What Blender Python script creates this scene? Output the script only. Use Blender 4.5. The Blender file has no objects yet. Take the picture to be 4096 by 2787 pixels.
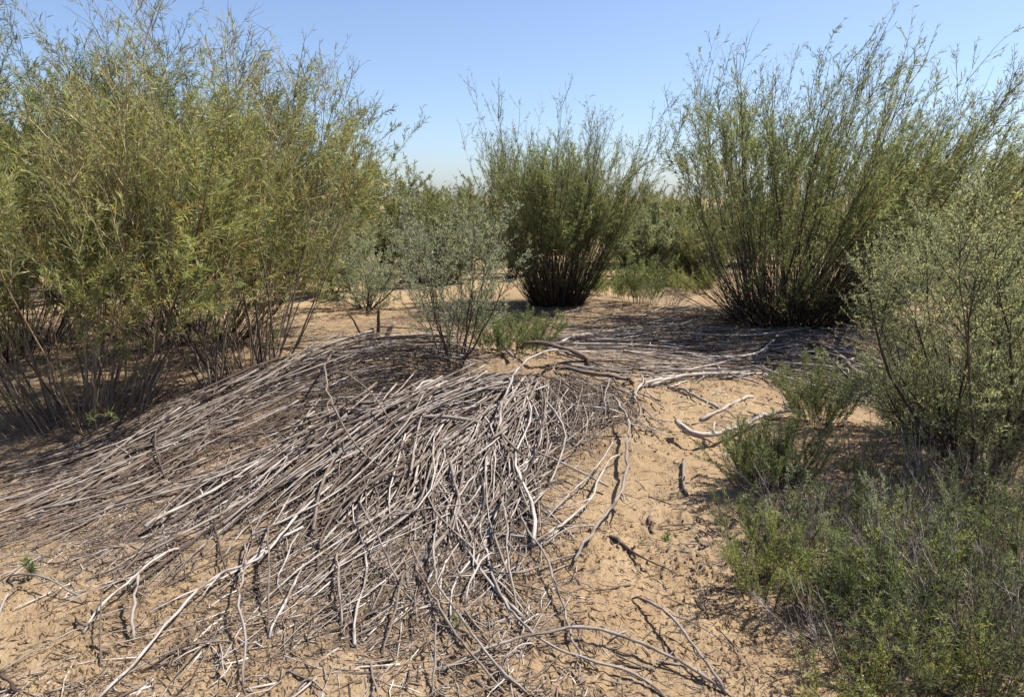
import bpy, math
import numpy as np
from mathutils import Euler, Vector

SC = bpy.context.scene
COL = SC.collection
RAD = math.radians
rng = np.random.default_rng(7)

# ------------------------------------------------------------------ camera, sky, sun, exposure
CAM_Z, PITCH, FPX = 1.62, 11.7, 731.0          # eye height, degrees looking down, focal length in px at 1024 wide
cam = bpy.data.objects.new('camera', bpy.data.cameras.new('camera'))
COL.objects.link(cam)
cam.location = (0, 0, CAM_Z)
cam.rotation_euler = (RAD(90 - PITCH), 0, 0)
cam.data.sensor_width = 36
cam.data.lens = FPX / 1024 * 36
cam.data.clip_start, cam.data.clip_end = 0.05, 3000
SC.camera = cam

SUN_AZ, SUN_EL = 74.0, 57.0                    # degrees clockwise from +Y (ahead, to the right), degrees above the horizon
world = bpy.data.worlds.new('World')
SC.world = world
world.use_nodes = True
wn = world.node_tree
wn.nodes.clear()
sky = wn.nodes.new('ShaderNodeTexSky')
sky.sky_type = 'NISHITA'
sky.sun_disc = False
sky.sun_elevation = RAD(SUN_EL)
sky.sun_rotation = RAD(SUN_AZ)
sky.altitude = 200
sky.air_density = 1.0
sky.dust_density = 0.9
sky.ozone_density = 3.0
bg = wn.nodes.new('ShaderNodeBackground')
bg.inputs['Strength'].default_value = 0.082
wo = wn.nodes.new('ShaderNodeOutputWorld')
tint = wn.nodes.new('ShaderNodeMix'); tint.data_type = 'RGBA'; tint.blend_type = 'MULTIPLY'; tint.inputs[0].default_value = 1.0
tc = wn.nodes.new('ShaderNodeTexCoord'); sx = wn.nodes.new('ShaderNodeSeparateXYZ'); wn.links.new(tc.outputs['Generated'], sx.inputs[0])
rp = wn.nodes.new('ShaderNodeValToRGB'); wn.links.new(sx.outputs['Z'], rp.inputs[0])      # the dusty lilac air low down
rp.color_ramp.elements[0].position = 0.0; rp.color_ramp.elements[0].color = (0.82, 0.89, 1.07, 1)
rp.color_ramp.elements[1].position = 0.22; rp.color_ramp.elements[1].color = (0.96, 0.93, 1.0, 1)
wn.links.new(rp.outputs[0], tint.inputs[7])
wn.links.new(sky.outputs[0], tint.inputs[6]); wn.links.new(tint.outputs[2], bg.inputs[0])
wn.links.new(bg.outputs[0], wo.inputs[0])

sl = bpy.data.lights.new('sun', 'SUN')
sl.energy = 4.8
sl.angle = RAD(0.5)
sl.color = (1.0, 0.95, 0.87)
sun = bpy.data.objects.new('sun', sl)
COL.objects.link(sun)
sdir = Vector((math.sin(RAD(SUN_AZ)) * math.cos(RAD(SUN_EL)), math.cos(RAD(SUN_AZ)) * math.cos(RAD(SUN_EL)), math.sin(RAD(SUN_EL))))
sun.rotation_euler = (-sdir).to_track_quat('-Z', 'Y').to_euler()
sun.location = (6, 6, 12)

SC.view_settings.view_transform = 'Standard'
SC.view_settings.look = 'None'
SC.view_settings.exposure = 1.08
SC.view_settings.gamma = 1.0
SC.view_settings.use_curve_mapping = False
SC.cycles.max_bounces = 8
SC.cycles.diffuse_bounces = 5
SC.cycles.glossy_bounces = 2
SC.cycles.transmission_bounces = 6
SC.cycles.caustics_reflective = False
SC.cycles.caustics_refractive = False

# ------------------------------------------------------------------ noise and terrain
def vnoise(x, y, seed=0):
    x = np.asarray(x, float); y = np.asarray(y, float)
    xi = np.floor(x).astype(np.int64); yi = np.floor(y).astype(np.int64)
    fx = x - xi; fy = y - yi
    fx = fx * fx * fx * (fx * (fx * 6 - 15) + 10); fy = fy * fy * fy * (fy * (fy * 6 - 15) + 10)
    def hsh(a, b):
        n = (a * 374761393 + b * 668265263 + seed * 974711) & 0x7fffffff
        n = ((n ^ (n >> 13)) * 1274126177) & 0x7fffffff
        n = ((n ^ (n >> 16)) * 362437) & 0x7fffffff
        return ((n >> 7) & 0xffff) / 65535.0
    a = hsh(xi, yi); b = hsh(xi + 1, yi); c = hsh(xi, yi + 1); d = hsh(xi + 1, yi + 1)
    return (a + (b - a) * fx) * (1 - fy) + (c + (d - c) * fx) * fy - 0.5

def g2(x, y, cx, cy, sx, sy):
    return np.exp(-((x - cx) / sx) ** 2 - ((y - cy) / sy) ** 2)

def ground_h(x, y, fine=True):
    x = np.asarray(x, float); y = np.asarray(y, float)
    r = np.hypot(x, y)
    z = 0.30 * g2(x, y, -0.5, 5.9, 2.1, 1.25)            # low dune the heap lies on
    z = z + 0.12 * g2(x, y, 2.2, 3.9, 1.1, 1.0)          # hummock under the herbs
    z = z + 0.14 * g2(x, y, 3.9, 9.2, 1.5, 1.1) + 0.10 * g2(x, y, 0.9, 10.8, 1.2, 1.0)
    z = z + 0.16 * vnoise(x * 0.23 + 3.1, y * 0.23, 1) * np.clip((r - 3) / 6, 0, 1)
    z = z + 0.07 * vnoise(x * 0.9, y * 0.9, 2)
    far = np.clip((r - 18) / 40, 0, 1)
    z = z + far * 0.9 * (vnoise(x * 0.035, y * 0.035, 5) - 0.25) + far * 0.3 * vnoise(x * 0.11, y * 0.11, 6)
    if fine:
        nf = np.clip((16 - r) / 8, 0, 1)
        z = z + nf * (0.034 * vnoise(x * 3.1, y * 3.1, 3) + 0.020 * vnoise(x * 8.3, y * 8.3, 4))
        # trampled sand: sharp little pits and crumbs in places
        m = np.clip(vnoise(x * 1.3, y * 1.3, 11) * 2.4 + 0.45, 0, 1) * nf
        p = np.abs(vnoise(x * 21, y * 21, 12))
        z = z + m * 0.034 * (0.25 - p) + m * 0.016 * np.clip(vnoise(x * 36, y * 36, 13) * 3 - 0.35, 0, 1)
        z = z + nf * 0.008 * vnoise(x * 50, y * 50, 14)
        for (fx, fy, fa, fd) in ((0.98, 3.3, 0.2, 1), (1.22, 2.75, -0.1, 1), (0.86, 4.1, 0.3, 0.8), (1.30, 3.75, 0.0, 0.9), (0.95, 2.45, 0.3, 0.8), (1.35, 4.9, 0.5, 0.7), (0.9, 5.2, -0.2, 0.7), (-1.6, 2.7, 0.5, 0.8), (-1.25, 2.35, 0.2, 0.7)):
            c, s_ = math.cos(fa), math.sin(fa)
            u = (x - fx) * c + (y - fy) * s_; w = -(x - fx) * s_ + (y - fy) * c
            e = np.sqrt((u / 0.07) ** 2 + (w / 0.15) ** 2)
            z = z - 0.020 * fd * np.clip(1.25 - e, 0, 1) ** 0.7 + 0.010 * fd * np.exp(-((e - 1.5) / 0.3) ** 2)
    return z

CZ0 = float(ground_h(0, 0, False))
CAM = np.array([0, 0, CAM_Z + CZ0])
cam.location.z = CAM[2]
cp, sp = math.cos(RAD(PITCH)), math.sin(RAD(PITCH))

def rays(pts):
    """directions of survey sightings given in photo pixels (4096 wide)"""
    p = np.asarray(pts, float) / 4.0
    x = (p[:, 0] - 512) / FPX
    y = -(p[:, 1] - 348.4) / FPX
    d = np.stack([x, cp + y * sp, -sp + y * cp], 1)
    return d

TS = np.geomspace(0.8, 220, 500)
def S(pts):
    """ground points under the sightings"""
    d = rays(pts)
    q = CAM + d[:, None, :] * TS[None, :, None]
    below = q[..., 2] < ground_h(q[..., 0], q[..., 1], False)
    i = np.argmax(below, 1); i[~below.any(1)] = len(TS) - 1
    lo = TS[np.maximum(i - 1, 0)]; hi = TS[i]
    for _ in range(14):
        mid = (lo + hi) / 2
        q = CAM + d * mid[:, None]
        b = q[:, 2] < ground_h(q[:, 0], q[:, 1], False)
        hi = np.where(b, mid, hi); lo = np.where(b, lo, mid)
    q = CAM + d * hi[:, None]
    q[:, 2] = ground_h(q[:, 0], q[:, 1])
    return q
def Dp(pts):
    return S(np.asarray(pts, float) * 1.7625)
def reg(ox, oy, k, pts):
    return S(np.array([ox, oy]) + k * np.asarray(pts, float))
def depth_of(q):
    return q[:, 1] * cp - (q[:, 2] - CAM[2]) * sp

# ------------------------------------------------------------------ mesh helpers
def norm(v):
    return v / np.maximum(np.linalg.norm(v, axis=-1, keepdims=True), 1e-9)

class MB:
    """collects vertices, quads / tris and per-vertex attributes"""
    def __init__(self):
        self.v, self.f3, self.f4, self.var, self.st, self.n = [], [], [], [], [], 0
    def add(self, V, F3=None, F4=None, var=None, st=None):
        if F3 is not None and len(F3): self.f3.append(F3 + self.n)
        if F4 is not None and len(F4): self.f4.append(F4 + self.n)
        self.v.append(V)
        self.var.append(np.zeros(len(V)) if var is None else var)
        self.st.append(np.zeros((len(V), 3)) if st is None else st)
        self.n += len(V)
    def mesh(self, name, mat, smooth=True, origin=None):
        V = np.concatenate(self.v).astype(np.float32)
        if origin is not None: V = V - np.asarray(origin, np.float32)
        me = bpy.data.meshes.new(name)
        f3 = np.concatenate(self.f3) if self.f3 else np.zeros((0, 3), int)
        f4 = np.concatenate(self.f4) if self.f4 else np.zeros((0, 4), int)
        loops = np.concatenate([f3.ravel(), f4.ravel()]).astype(np.int32)
        starts = np.concatenate([np.arange(len(f3)) * 3, len(f3) * 3 + np.arange(len(f4)) * 4]).astype(np.int32)
        me.vertices.add(len(V)); me.vertices.foreach_set('co', V.ravel())
        me.loops.add(len(loops)); me.loops.foreach_set('vertex_index', loops)
        me.polygons.add(len(starts)); me.polygons.foreach_set('loop_start', starts)
        me.polygons.foreach_set('use_smooth', np.full(len(starts), smooth))
        a = me.attributes.new('var', 'FLOAT', 'POINT'); a.data.foreach_set('value', np.concatenate(self.var).astype(np.float32))
        a = me.attributes.new('st', 'FLOAT_VECTOR', 'POINT'); a.data.foreach_set('vector', np.concatenate(self.st).astype(np.float32).ravel())
        me.update(calc_edges=True)
        me.materials.append(mat)
        return me
    def build(self, name, mat, parent=None, smooth=True, origin=None, kind=None):
        o = bpy.data.objects.new(name, self.mesh(name, mat, smooth, origin))
        COL.objects.link(o)
        if origin is not None and parent is None: o.location = origin
        if parent is not None: o.parent = parent
        if kind: o['kind'] = kind
        return o

def tubes(mb, P, R, k=4, var=None, cap=True, squash=None):
    """P (M,N,3) centre lines, R (M,N) radii"""
    P = np.asarray(P, float); R = np.asarray(R, float)
    M, N, _ = P.shape
    if cap:
        T0 = norm(P[:, 1] - P[:, 0]); T1 = norm(P[:, -1] - P[:, -2])
        P = np.concatenate([(P[:, :1] - 1e-3 * T0[:, None]), P, P[:, -1:] + 1e-3 * T1[:, None]], 1)
        R = np.concatenate([R[:, :1] * 0.08, R, R[:, -1:] * 0.08], 1)
        N += 2
    T = np.gradient(P, axis=1); T = norm(T)
    ref = rng.normal(size=(M, 1, 3)); 
    tm = norm(P[:, -1] - P[:, 0])[:, None]
    ref = norm(ref - (ref * tm).sum(-1, keepdims=True) * tm)
    U = norm(np.cross(T, np.broadcast_to(ref, T.shape))); W = np.cross(T, U)
    ang = np.arange(k) * 2 * math.pi / k
    c, s = np.cos(ang), np.sin(ang)
    V = P[:, :, None] + R[:, :, None, None] * (U[:, :, None] * c[:, None] + W[:, :, None] * s[:, None])
    L = np.concatenate([np.zeros((M, 1)), np.cumsum(np.linalg.norm(np.diff(P, axis=1), axis=-1), 1)], 1)
    var = rng.random(M) if var is None else np.asarray(var, float)
    off = rng.random((M, 1, 1)) * 40
    rr = np.maximum(R, 0.002)
    st = np.stack([np.broadcast_to((rr[:, :, None] * c), (M, N, k)) + off, np.broadcast_to((rr[:, :, None] * s), (M, N, k)) + off,
                   np.broadcast_to(L[:, :, None], (M, N, k)) + off], -1)
    i = np.arange(M)[:, None, None] * N * k + np.arange(N - 1)[None, :, None] * k
    j = np.arange(k)[None, None, :]; j2 = (j + 1) % k
    F = np.stack([i + j, i + j2, i + k + j2, i + k + j], -1).reshape(-1, 4)
    mb.add(V.reshape(-1, 3), F4=F, var=np.repeat(var, N * k), st=st.reshape(-1, 3))

def leaves(mb, pos, d, length, width, var=None, bend=0.12, flat=None):
    """narrow folded leaf: base, two side points, tip"""
    M = len(pos)
    d = norm(d)
    a = rng.normal(size=(M, 3)) if flat is None else norm(np.array(flat) + rng.normal(size=(M, 3)) * 0.55)
    side = norm(np.cross(d, a)); nrm = np.cross(side, d)
    mid = pos + d * (length * 0.45)[:, None] + nrm * (length * 0.05)[:, None]
    tip = pos + d * length[:, None] - nrm * (length * bend)[:, None]
    V = np.stack([pos, mid + side * (width / 2)[:, None], tip, mid - side * (width / 2)[:, None]], 1)
    b = np.arange(M)[:, None] * 4
    F = np.concatenate([b + np.array([0, 1, 2]), b + np.array([0, 2, 3])], 0)
    var = rng.random(M) if var is None else var
    mb.add(V.reshape(-1, 3), F3=F, var=np.repeat(var, 4))

def grow(base, d, length, N=8, pull=0.05, wob=0.05, lean=None, pullvec=(0, 0, 1)):
    M = len(base)
    P = np.zeros((M, N, 3)); P[:, 0] = base
    d = norm(d); st = (length / (N - 1))[:, None]
    pv = np.array(pullvec, float)
    pull = np.broadcast_to(np.asarray(pull, float), (M,))[:, None]
    for i in range(1, N):
        P[:, i] = P[:, i - 1] + d * st
        d = d + pv * pull + rng.normal(size=(M, 3)) * wob
        if lean is not None: d = d + lean
        d = norm(d)
    return P

def at(P, idx, t):
    N = P.shape[1]
    f = t * (N - 1); i = np.minimum(f.astype(int), N - 2); w = (f - i)[:, None]
    a, b = P[idx, i], P[idx, i + 1]
    return a * (1 - w) + b * w, norm(b - a)

def swerve(T, ang):
    """directions leaving T at ang, random azimuth"""
    r = rng.normal(size=T.shape)
    u = norm(r - (r * T).sum(-1, keepdims=True) * T)
    return T * np.cos(ang)[:, None] + u * np.sin(ang)[:, None]

def empty(name, loc, label, cat, group=None):
    o = bpy.data.objects.new(name, None); COL.objects.link(o)
    o.location = loc; o.empty_display_size = 0.2
    return tag(o, label, cat, group)
def tag(o, label, cat, group=None):
    o['label'] = label; o['category'] = cat
    if group: o['group'] = group
    return o

# ------------------------------------------------------------------ materials
def nodes(name):
    m = bpy.data.materials.new(name); m.use_nodes = True
    nt = m.node_tree; nt.nodes.clear()
    out = nt.nodes.new('ShaderNodeOutputMaterial')
    return m, nt, out
def ramp(nt, stops, fac):
    r = nt.nodes.new('ShaderNodeValToRGB')
    el = r.color_ramp.elements
    while len(el) < len(stops): el.new(0.5)
    for e, (p, c) in zip(el, stops): e.position = p; e.color = (*c, 1)
    nt.links.new(fac, r.inputs[0]); return r.outputs[0]
def noise(nt, vec, scale, detail=3, rough=0.55):
    n = nt.nodes.new('ShaderNodeTexNoise')
    n.inputs['Scale'].default_value = scale; n.inputs['Detail'].default_value = detail; n.inputs['Roughness'].default_value = rough
    if vec is not None: nt.links.new(vec, n.inputs['Vector'])
    return n.outputs['Fac']
def attr(nt, name, out='Fac'):
    a = nt.nodes.new('ShaderNodeAttribute'); a.attribute_name = name
    return a.outputs[out]
def vscale(nt, vec, s):
    m = nt.nodes.new('ShaderNodeVectorMath'); m.operation = 'MULTIPLY'
    nt.links.new(vec, m.inputs[0]); m.inputs[1].default_value = s
    return m.outputs[0]
def mixc(nt, fac, a, b, mode='MIX'):
    m = nt.nodes.new('ShaderNodeMix'); m.data_type = 'RGBA'; m.blend_type = mode
    for sock, val in ((m.inputs[0], fac), (m.inputs[6], a), (m.inputs[7], b)):
        if isinstance(val, (int, float)): sock.default_value = val
        elif isinstance(val, tuple): sock.default_value = (*val, 1)
        else: nt.links.new(val, sock)
    return m.outputs[2]
def math_(nt, op, a, b, clamp=False):
    m = nt.nodes.new('ShaderNodeMath'); m.operation = op; m.use_clamp = clamp
    for s, v in ((m.inputs[0], a), (m.inputs[1], b)):
        if isinstance(v, (int, float)): s.default_value = v
        else: nt.links.new(v, s)
    return m.outputs[0]

def leaf_mat(name, stops, trans=0.35, rough=0.45, spec=0.35, through=(1.22, 1.15, 0.75)):
    m, nt, out = nodes(name)
    c = ramp(nt, stops, attr(nt, 'var'))
    b = nt.nodes.new('ShaderNodeBsdfPrincipled')
    nt.links.new(c, b.inputs['Base Color']); b.inputs['Roughness'].default_value = rough
    b.inputs['Specular IOR Level'].default_value = spec
    t = nt.nodes.new('ShaderNodeBsdfTranslucent')
    tc = mixc(nt, 1.0, c, through, 'MULTIPLY')
    nt.links.new(tc, t.inputs['Color'])
    mx = nt.nodes.new('ShaderNodeMixShader'); mx.inputs[0].default_value = trans
    nt.links.new(b.outputs[0], mx.inputs[1]); nt.links.new(t.outputs[0], mx.inputs[2])
    nt.links.new(mx.outputs[0], out.inputs[0])
    return m

def bark_mat(name, stops, streak=(0.55, 1.25), bump=0.5, rough=0.75, scale=1.0):
    m, nt, out = nodes(name)
    st = attr(nt, 'st', 'Vector')
    fib = noise(nt, vscale(nt, st, (420 * scale, 420 * scale, 14 * scale)), 1.0, 3, 0.6)
    blot = noise(nt, vscale(nt, st, (60, 60, 11)), 1.0, 3, 0.6)
    c = ramp(nt, stops, attr(nt, 'var'))
    s1 = ramp(nt, [(0.3, (streak[0],) * 3), (0.7, (streak[1],) * 3)], fib)
    c = mixc(nt, 1.0, c, s1, 'MULTIPLY')
    s2 = ramp(nt, [(0.38, (0.52, 0.43, 0.35)), (0.49, (1, 1, 1))], blot)
    c = mixc(nt, 1.0, c, s2, 'MULTIPLY')
    b = nt.nodes.new('ShaderNodeBsdfPrincipled')
    nt.links.new(c, b.inputs['Base Color']); b.inputs['Roughness'].default_value = rough
    b.inputs['Specular IOR Level'].default_value = 0.25
    bp = nt.nodes.new('ShaderNodeBump'); bp.inputs['Strength'].default_value = bump; bp.inputs['Distance'].default_value = 0.002
    nt.links.new(fib, bp.inputs['Height']); nt.links.new(bp.outputs[0], b.inputs['Normal'])
    nt.links.new(b.outputs[0], out.inputs[0])
    return m

def sand_mat():
    m, nt, out = nodes('sand')
    g = nt.nodes.new('ShaderNodeNewGeometry').outputs['Position']
    big = noise(nt, g, 0.55, 4, 0.6)
    midn = noise(nt, g, 5.0, 5, 0.65)
    fine = noise(nt, g, 90.0, 4, 0.7)
    c = ramp(nt, [(0.28, (0.242, 0.165, 0.092)), (0.5, (0.300, 0.214, 0.124)), (0.75, (0.355, 0.265, 0.163))], midn)
    c = mixc(nt, ramp(nt, [(0.42, (0, 0, 0)), (0.68, (0.55, 0.55, 0.55))], big), c, (0.245, 0.158, 0.086))
    grit = ramp(nt, [(0.25, (0.55, 0.5, 0.45)), (0.45, (0.97, 0.97, 0.97)), (0.8, (1.1, 1.1, 1.1))], fine)
    c = mixc(nt, 1.0, c, grit, 'MULTIPLY')
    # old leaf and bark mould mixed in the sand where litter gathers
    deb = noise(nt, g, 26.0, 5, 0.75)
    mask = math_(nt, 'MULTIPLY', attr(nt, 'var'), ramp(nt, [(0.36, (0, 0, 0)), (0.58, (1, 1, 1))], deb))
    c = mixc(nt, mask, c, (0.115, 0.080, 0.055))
    b = nt.nodes.new('ShaderNodeBsdfPrincipled'); b.inputs['Roughness'].default_value = 0.95
    b.inputs['Specular IOR Level'].default_value = 0.1
    nt.links.new(c, b.inputs['Base Color'])
    vo = nt.nodes.new('ShaderNodeTexVoronoi'); vo.inputs['Scale'].default_value = 95
    nt.links.new(g, vo.inputs['Vector'])
    b1 = nt.nodes.new('ShaderNodeBump'); b1.inputs['Strength'].default_value = 0.55; b1.inputs['Distance'].default_value = 0.006
    nt.links.new(vo.outputs['Distance'], b1.inputs['Height']); b1.invert = True
    b2 = nt.nodes.new('ShaderNodeBump'); b2.inputs['Strength'].default_value = 0.6; b2.inputs['Distance'].default_value = 0.03
    nt.links.new(noise(nt, g, 30.0, 5, 0.7), b2.inputs['Height']); nt.links.new(b1.outputs[0], b2.inputs['Normal'])
    nt.links.new(b2.outputs[0], b.inputs['Normal'])
    nt.links.new(b.outputs[0], out.inputs[0])
    return m

M_SAND = sand_mat()
M_STICK = bark_mat('weathered_stick', [(0.0, (0.070, 0.050, 0.038)), (0.3, (0.165, 0.130, 0.104)), (0.6, (0.270, 0.232, 0.200)), (1.0, (0.46, 0.42, 0.38))], bump=0.6)
M_LITTER = bark_mat('twig_litter', [(0.0, (0.07, 0.05, 0.035)), (0.5, (0.20, 0.155, 0.12)), (0.85, (0.33, 0.285, 0.245)), (1.0, (0.48, 0.44, 0.39))], bump=0.2)
M_STEM = bark_mat('willow_bark', [(0.0, (0.028, 0.023, 0.020)), (0.5, (0.060, 0.048, 0.040)), (0.8, (0.105, 0.084, 0.065)), (1.0, (0.16, 0.125, 0.085))], bump=0.4)
M_STEMW = bark_mat('warm_willow_bark', [(0.0, (0.09, 0.065, 0.052)), (0.5, (0.19, 0.145, 0.11)), (0.8, (0.29, 0.235, 0.18)), (1.0, (0.36, 0.25, 0.13))], bump=0.4)
M_TWIG = bark_mat('willow_twig', [(0.0, (0.06, 0.04, 0.03)), (0.5, (0.15, 0.11, 0.07)), (1.0, (0.28, 0.23, 0.12))], bump=0.1)
M_TWIGY = bark_mat('yellow_twig', [(0.0, (0.16, 0.115, 0.075)), (0.5, (0.32, 0.26, 0.15)), (1.0, (0.48, 0.41, 0.21))], bump=0.1)
M_WILL = leaf_mat('willow_leaf', [(0.0, (0.135, 0.175, 0.070)), (0.5, (0.220, 0.260, 0.105)), (0.85, (0.300, 0.315, 0.140)), (0.95, (0.35, 0.30, 0.11)), (1.0, (0.26, 0.17, 0.09))], trans=0.52)
M_WILLG = leaf_mat('willow_leaf_grey', [(0.0, (0.180, 0.225, 0.112)), (0.6, (0.285, 0.325, 0.168)), (0.93, (0.365, 0.375, 0.19)), (1.0, (0.25, 0.18, 0.09))], trans=0.52, rough=0.42, spec=0.4)
M_WILLY = leaf_mat('willow_leaf_yellow', [(0.0, (0.215, 0.265, 0.110)), (0.4, (0.330, 0.365, 0.160)), (0.8, (0.420, 0.415, 0.185)), (0.95, (0.42, 0.35, 0.13)), (1.0, (0.29, 0.18, 0.09))], trans=0.52)
M_SALT = leaf_mat('saltbush_leaf', [(0.0, (0.225, 0.258, 0.175)), (0.6, (0.325, 0.356, 0.245)), (1.0, (0.43, 0.45, 0.315))], trans=0.45, rough=0.6, spec=0.15, through=(1.18, 1.15, 0.8))
M_SALTW = leaf_mat('saltbush_warm', [(0.0, (0.225, 0.260, 0.160)), (0.6, (0.335, 0.365, 0.225)), (0.92, (0.44, 0.45, 0.28)), (1.0, (0.48, 0.44, 0.16))], trans=0.48, rough=0.6, spec=0.15)
M_SALTG = leaf_mat('saltbush_green', [(0.0, (0.20, 0.245, 0.135)), (0.6, (0.30, 0.345, 0.19)), (0.9, (0.40, 0.415, 0.23)), (1.0, (0.50, 0.45, 0.12))], trans=0.45, rough=0.55, spec=0.25)
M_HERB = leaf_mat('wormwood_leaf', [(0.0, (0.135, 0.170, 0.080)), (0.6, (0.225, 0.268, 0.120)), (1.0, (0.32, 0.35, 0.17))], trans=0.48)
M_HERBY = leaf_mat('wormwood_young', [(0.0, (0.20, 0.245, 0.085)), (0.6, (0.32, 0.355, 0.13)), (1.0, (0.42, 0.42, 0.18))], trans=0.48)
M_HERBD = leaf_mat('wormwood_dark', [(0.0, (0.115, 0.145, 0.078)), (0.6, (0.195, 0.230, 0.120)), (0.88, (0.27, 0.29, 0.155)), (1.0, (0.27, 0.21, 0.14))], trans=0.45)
M_BUD = leaf_mat('flower_bud', [(0.0, (0.26, 0.25, 0.06)), (1.0, (0.40, 0.35, 0.10))], trans=0.3)
M_CHAFF = leaf_mat('dry_leaf', [(0.0, (0.08, 0.055, 0.035)), (0.6, (0.20, 0.145, 0.085)), (1.0, (0.36, 0.30, 0.20))], trans=0.15, rough=0.8, spec=0.1)
M_SALTST = bark_mat('shrub_bark', [(0.0, (0.05, 0.036, 0.028)), (0.6, (0.10, 0.075, 0.055)), (1.0, (0.17, 0.13, 0.10))], bump=0.4)
M_DRY = bark_mat('dry_stem', [(0.0, (0.13, 0.10, 0.085)), (0.5, (0.27, 0.23, 0.20)), (1.0, (0.46, 0.41, 0.36))], bump=0.2)
M_FAR = leaf_mat('far_bush_leaf', [(0.0, (0.16, 0.185, 0.08)), (0.6, (0.25, 0.265, 0.115)), (1.0, (0.32, 0.28, 0.14))], trans=0.48)
M_FARG = leaf_mat('far_saltbush_leaf', [(0.0, (0.21, 0.235, 0.14)), (1.0, (0.34, 0.36, 0.24))], trans=0.45)
M_DUNG = bark_mat('dung', [(0.0, (0.12, 0.09, 0.065)), (1.0, (0.26, 0.21, 0.16))], bump=0.4)

# ------------------------------------------------------------------ ground
GUIDE = {
 'upper': ([(1080, 812), (900, 800), (750, 815), (600, 845), (450, 895), (300, 965), (150, 1030), (0, 1070), (-180, 1120)],
           [(1150, 885), (980, 895), (800, 925), (650, 975), (500, 1035), (350, 1105), (180, 1180), (-20, 1245), (-200, 1300)]),
 'middle': ([(1200, 862), (1000, 882), (850, 935), (700, 1000), (560, 1080), (420, 1170), (300, 1290), (200, 1420)],
            [(1250, 880), (1150, 945), (1040, 1040), (945, 1150), (850, 1270), (750, 1390), (660, 1500)]),
 'front': ([(1190, 872), (1110, 960), (1030, 1080), (955, 1200), (885, 1330), (820, 1470)],
           [(1265, 872), (1245, 960), (1205, 1080), (1180, 1200), (1185, 1330), (1225, 1470)]),
 'spill': ([(1190, 860), (1180, 930), (1165, 1010), (1170, 1090)],
           [(1300, 850), (1375, 895), (1400, 960), (1330, 1050)]),
 'gap': ([(900, 890), (750, 960), (600, 1030), (430, 1090), (250, 1170), (60, 1240)], [(900, 930), (760, 1000), (620, 1090), (470, 1180), (330, 1270), (180, 1370)]),
 'skirt': ([(1000, 1080), (850, 1200), (650, 1320), (450, 1440), (250, 1560)], [(1200, 1080), (1170, 1200), (1120, 1320), (1100, 1430), (1060, 1530)]),
 'back': ([(1180, 775), (1350, 765), (1550, 748), (1750, 738), (1960, 750)],
          [(1230, 868), (1400, 872), (1600, 852), (1800, 832), (2000, 850)]),
 'right': ([(1750, 780), (1900, 800), (2050, 840), (2200, 890), (2420, 915)],
           [(1700, 850), (1850, 892), (2000, 930), (2150, 962), (2420, 1000)]),
}
GW = {}
for k_, (a_, b_) in GUIDE.items():
    A, B = Dp(a_), Dp(b_)
    def res(C, n=60):
        L = np.concatenate([[0], np.cumsum(np.linalg.norm(np.diff(C, axis=0), axis=1))])
        from_ = np.linspace(0, L[-1], n)
        out = np.stack([np.interp(from_, L, C[:, i]) for i in range(3)], 1)
        for _ in range(6): out[1:-1] = (out[:-2] + out[1:-1] * 2 + out[2:]) / 4
        return out
    GW[k_] = (res(A), res(B))

def build_ground():
    ang_f = np.linspace(-48, 48, 620)
    ang_b = np.linspace(48, 312, 60)[1:-1]
    ang = np.radians(np.concatenate([ang_f, ang_b]))
    r = np.concatenate([[0.02, 0.5, 0.9], np.geomspace(1.2, 16, 430), np.geomspace(16.6, 1500, 90)])
    R, A = np.meshgrid(r, ang, indexing='ij')
    X, Y = R * np.sin(A), R * np.cos(A)
    Z = ground_h(X, Y)
    nr, na = R.shape
    V = np.stack([X, Y, Z], -1).reshape(-1, 3)
    i = np.arange(nr - 1)[:, None] * na; j = np.arange(na)[None]; j2 = (j + 1) % na
    F = np.stack([i + j, i + na + j, i + na + j2, i + j2], -1).reshape(-1, 4)
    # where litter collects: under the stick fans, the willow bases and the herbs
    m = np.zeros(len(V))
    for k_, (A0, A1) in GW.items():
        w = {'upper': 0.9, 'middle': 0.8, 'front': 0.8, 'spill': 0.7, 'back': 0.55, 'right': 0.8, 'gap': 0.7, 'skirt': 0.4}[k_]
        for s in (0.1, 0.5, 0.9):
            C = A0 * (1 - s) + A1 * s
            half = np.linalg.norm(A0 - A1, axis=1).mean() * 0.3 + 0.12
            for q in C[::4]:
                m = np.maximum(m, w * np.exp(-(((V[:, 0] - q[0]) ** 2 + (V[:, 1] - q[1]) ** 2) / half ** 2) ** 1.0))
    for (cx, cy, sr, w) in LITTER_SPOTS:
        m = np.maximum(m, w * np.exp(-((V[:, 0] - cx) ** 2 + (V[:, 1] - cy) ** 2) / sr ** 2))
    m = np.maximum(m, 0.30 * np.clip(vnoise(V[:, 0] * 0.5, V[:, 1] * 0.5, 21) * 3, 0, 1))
    mb = MB(); mb.add(V, F4=F, var=m)
    o = mb.build('ground', M_SAND)
    o['kind'] = 'structure'
    return o

def base_at(d):
    return Dp([d])[0]

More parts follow.
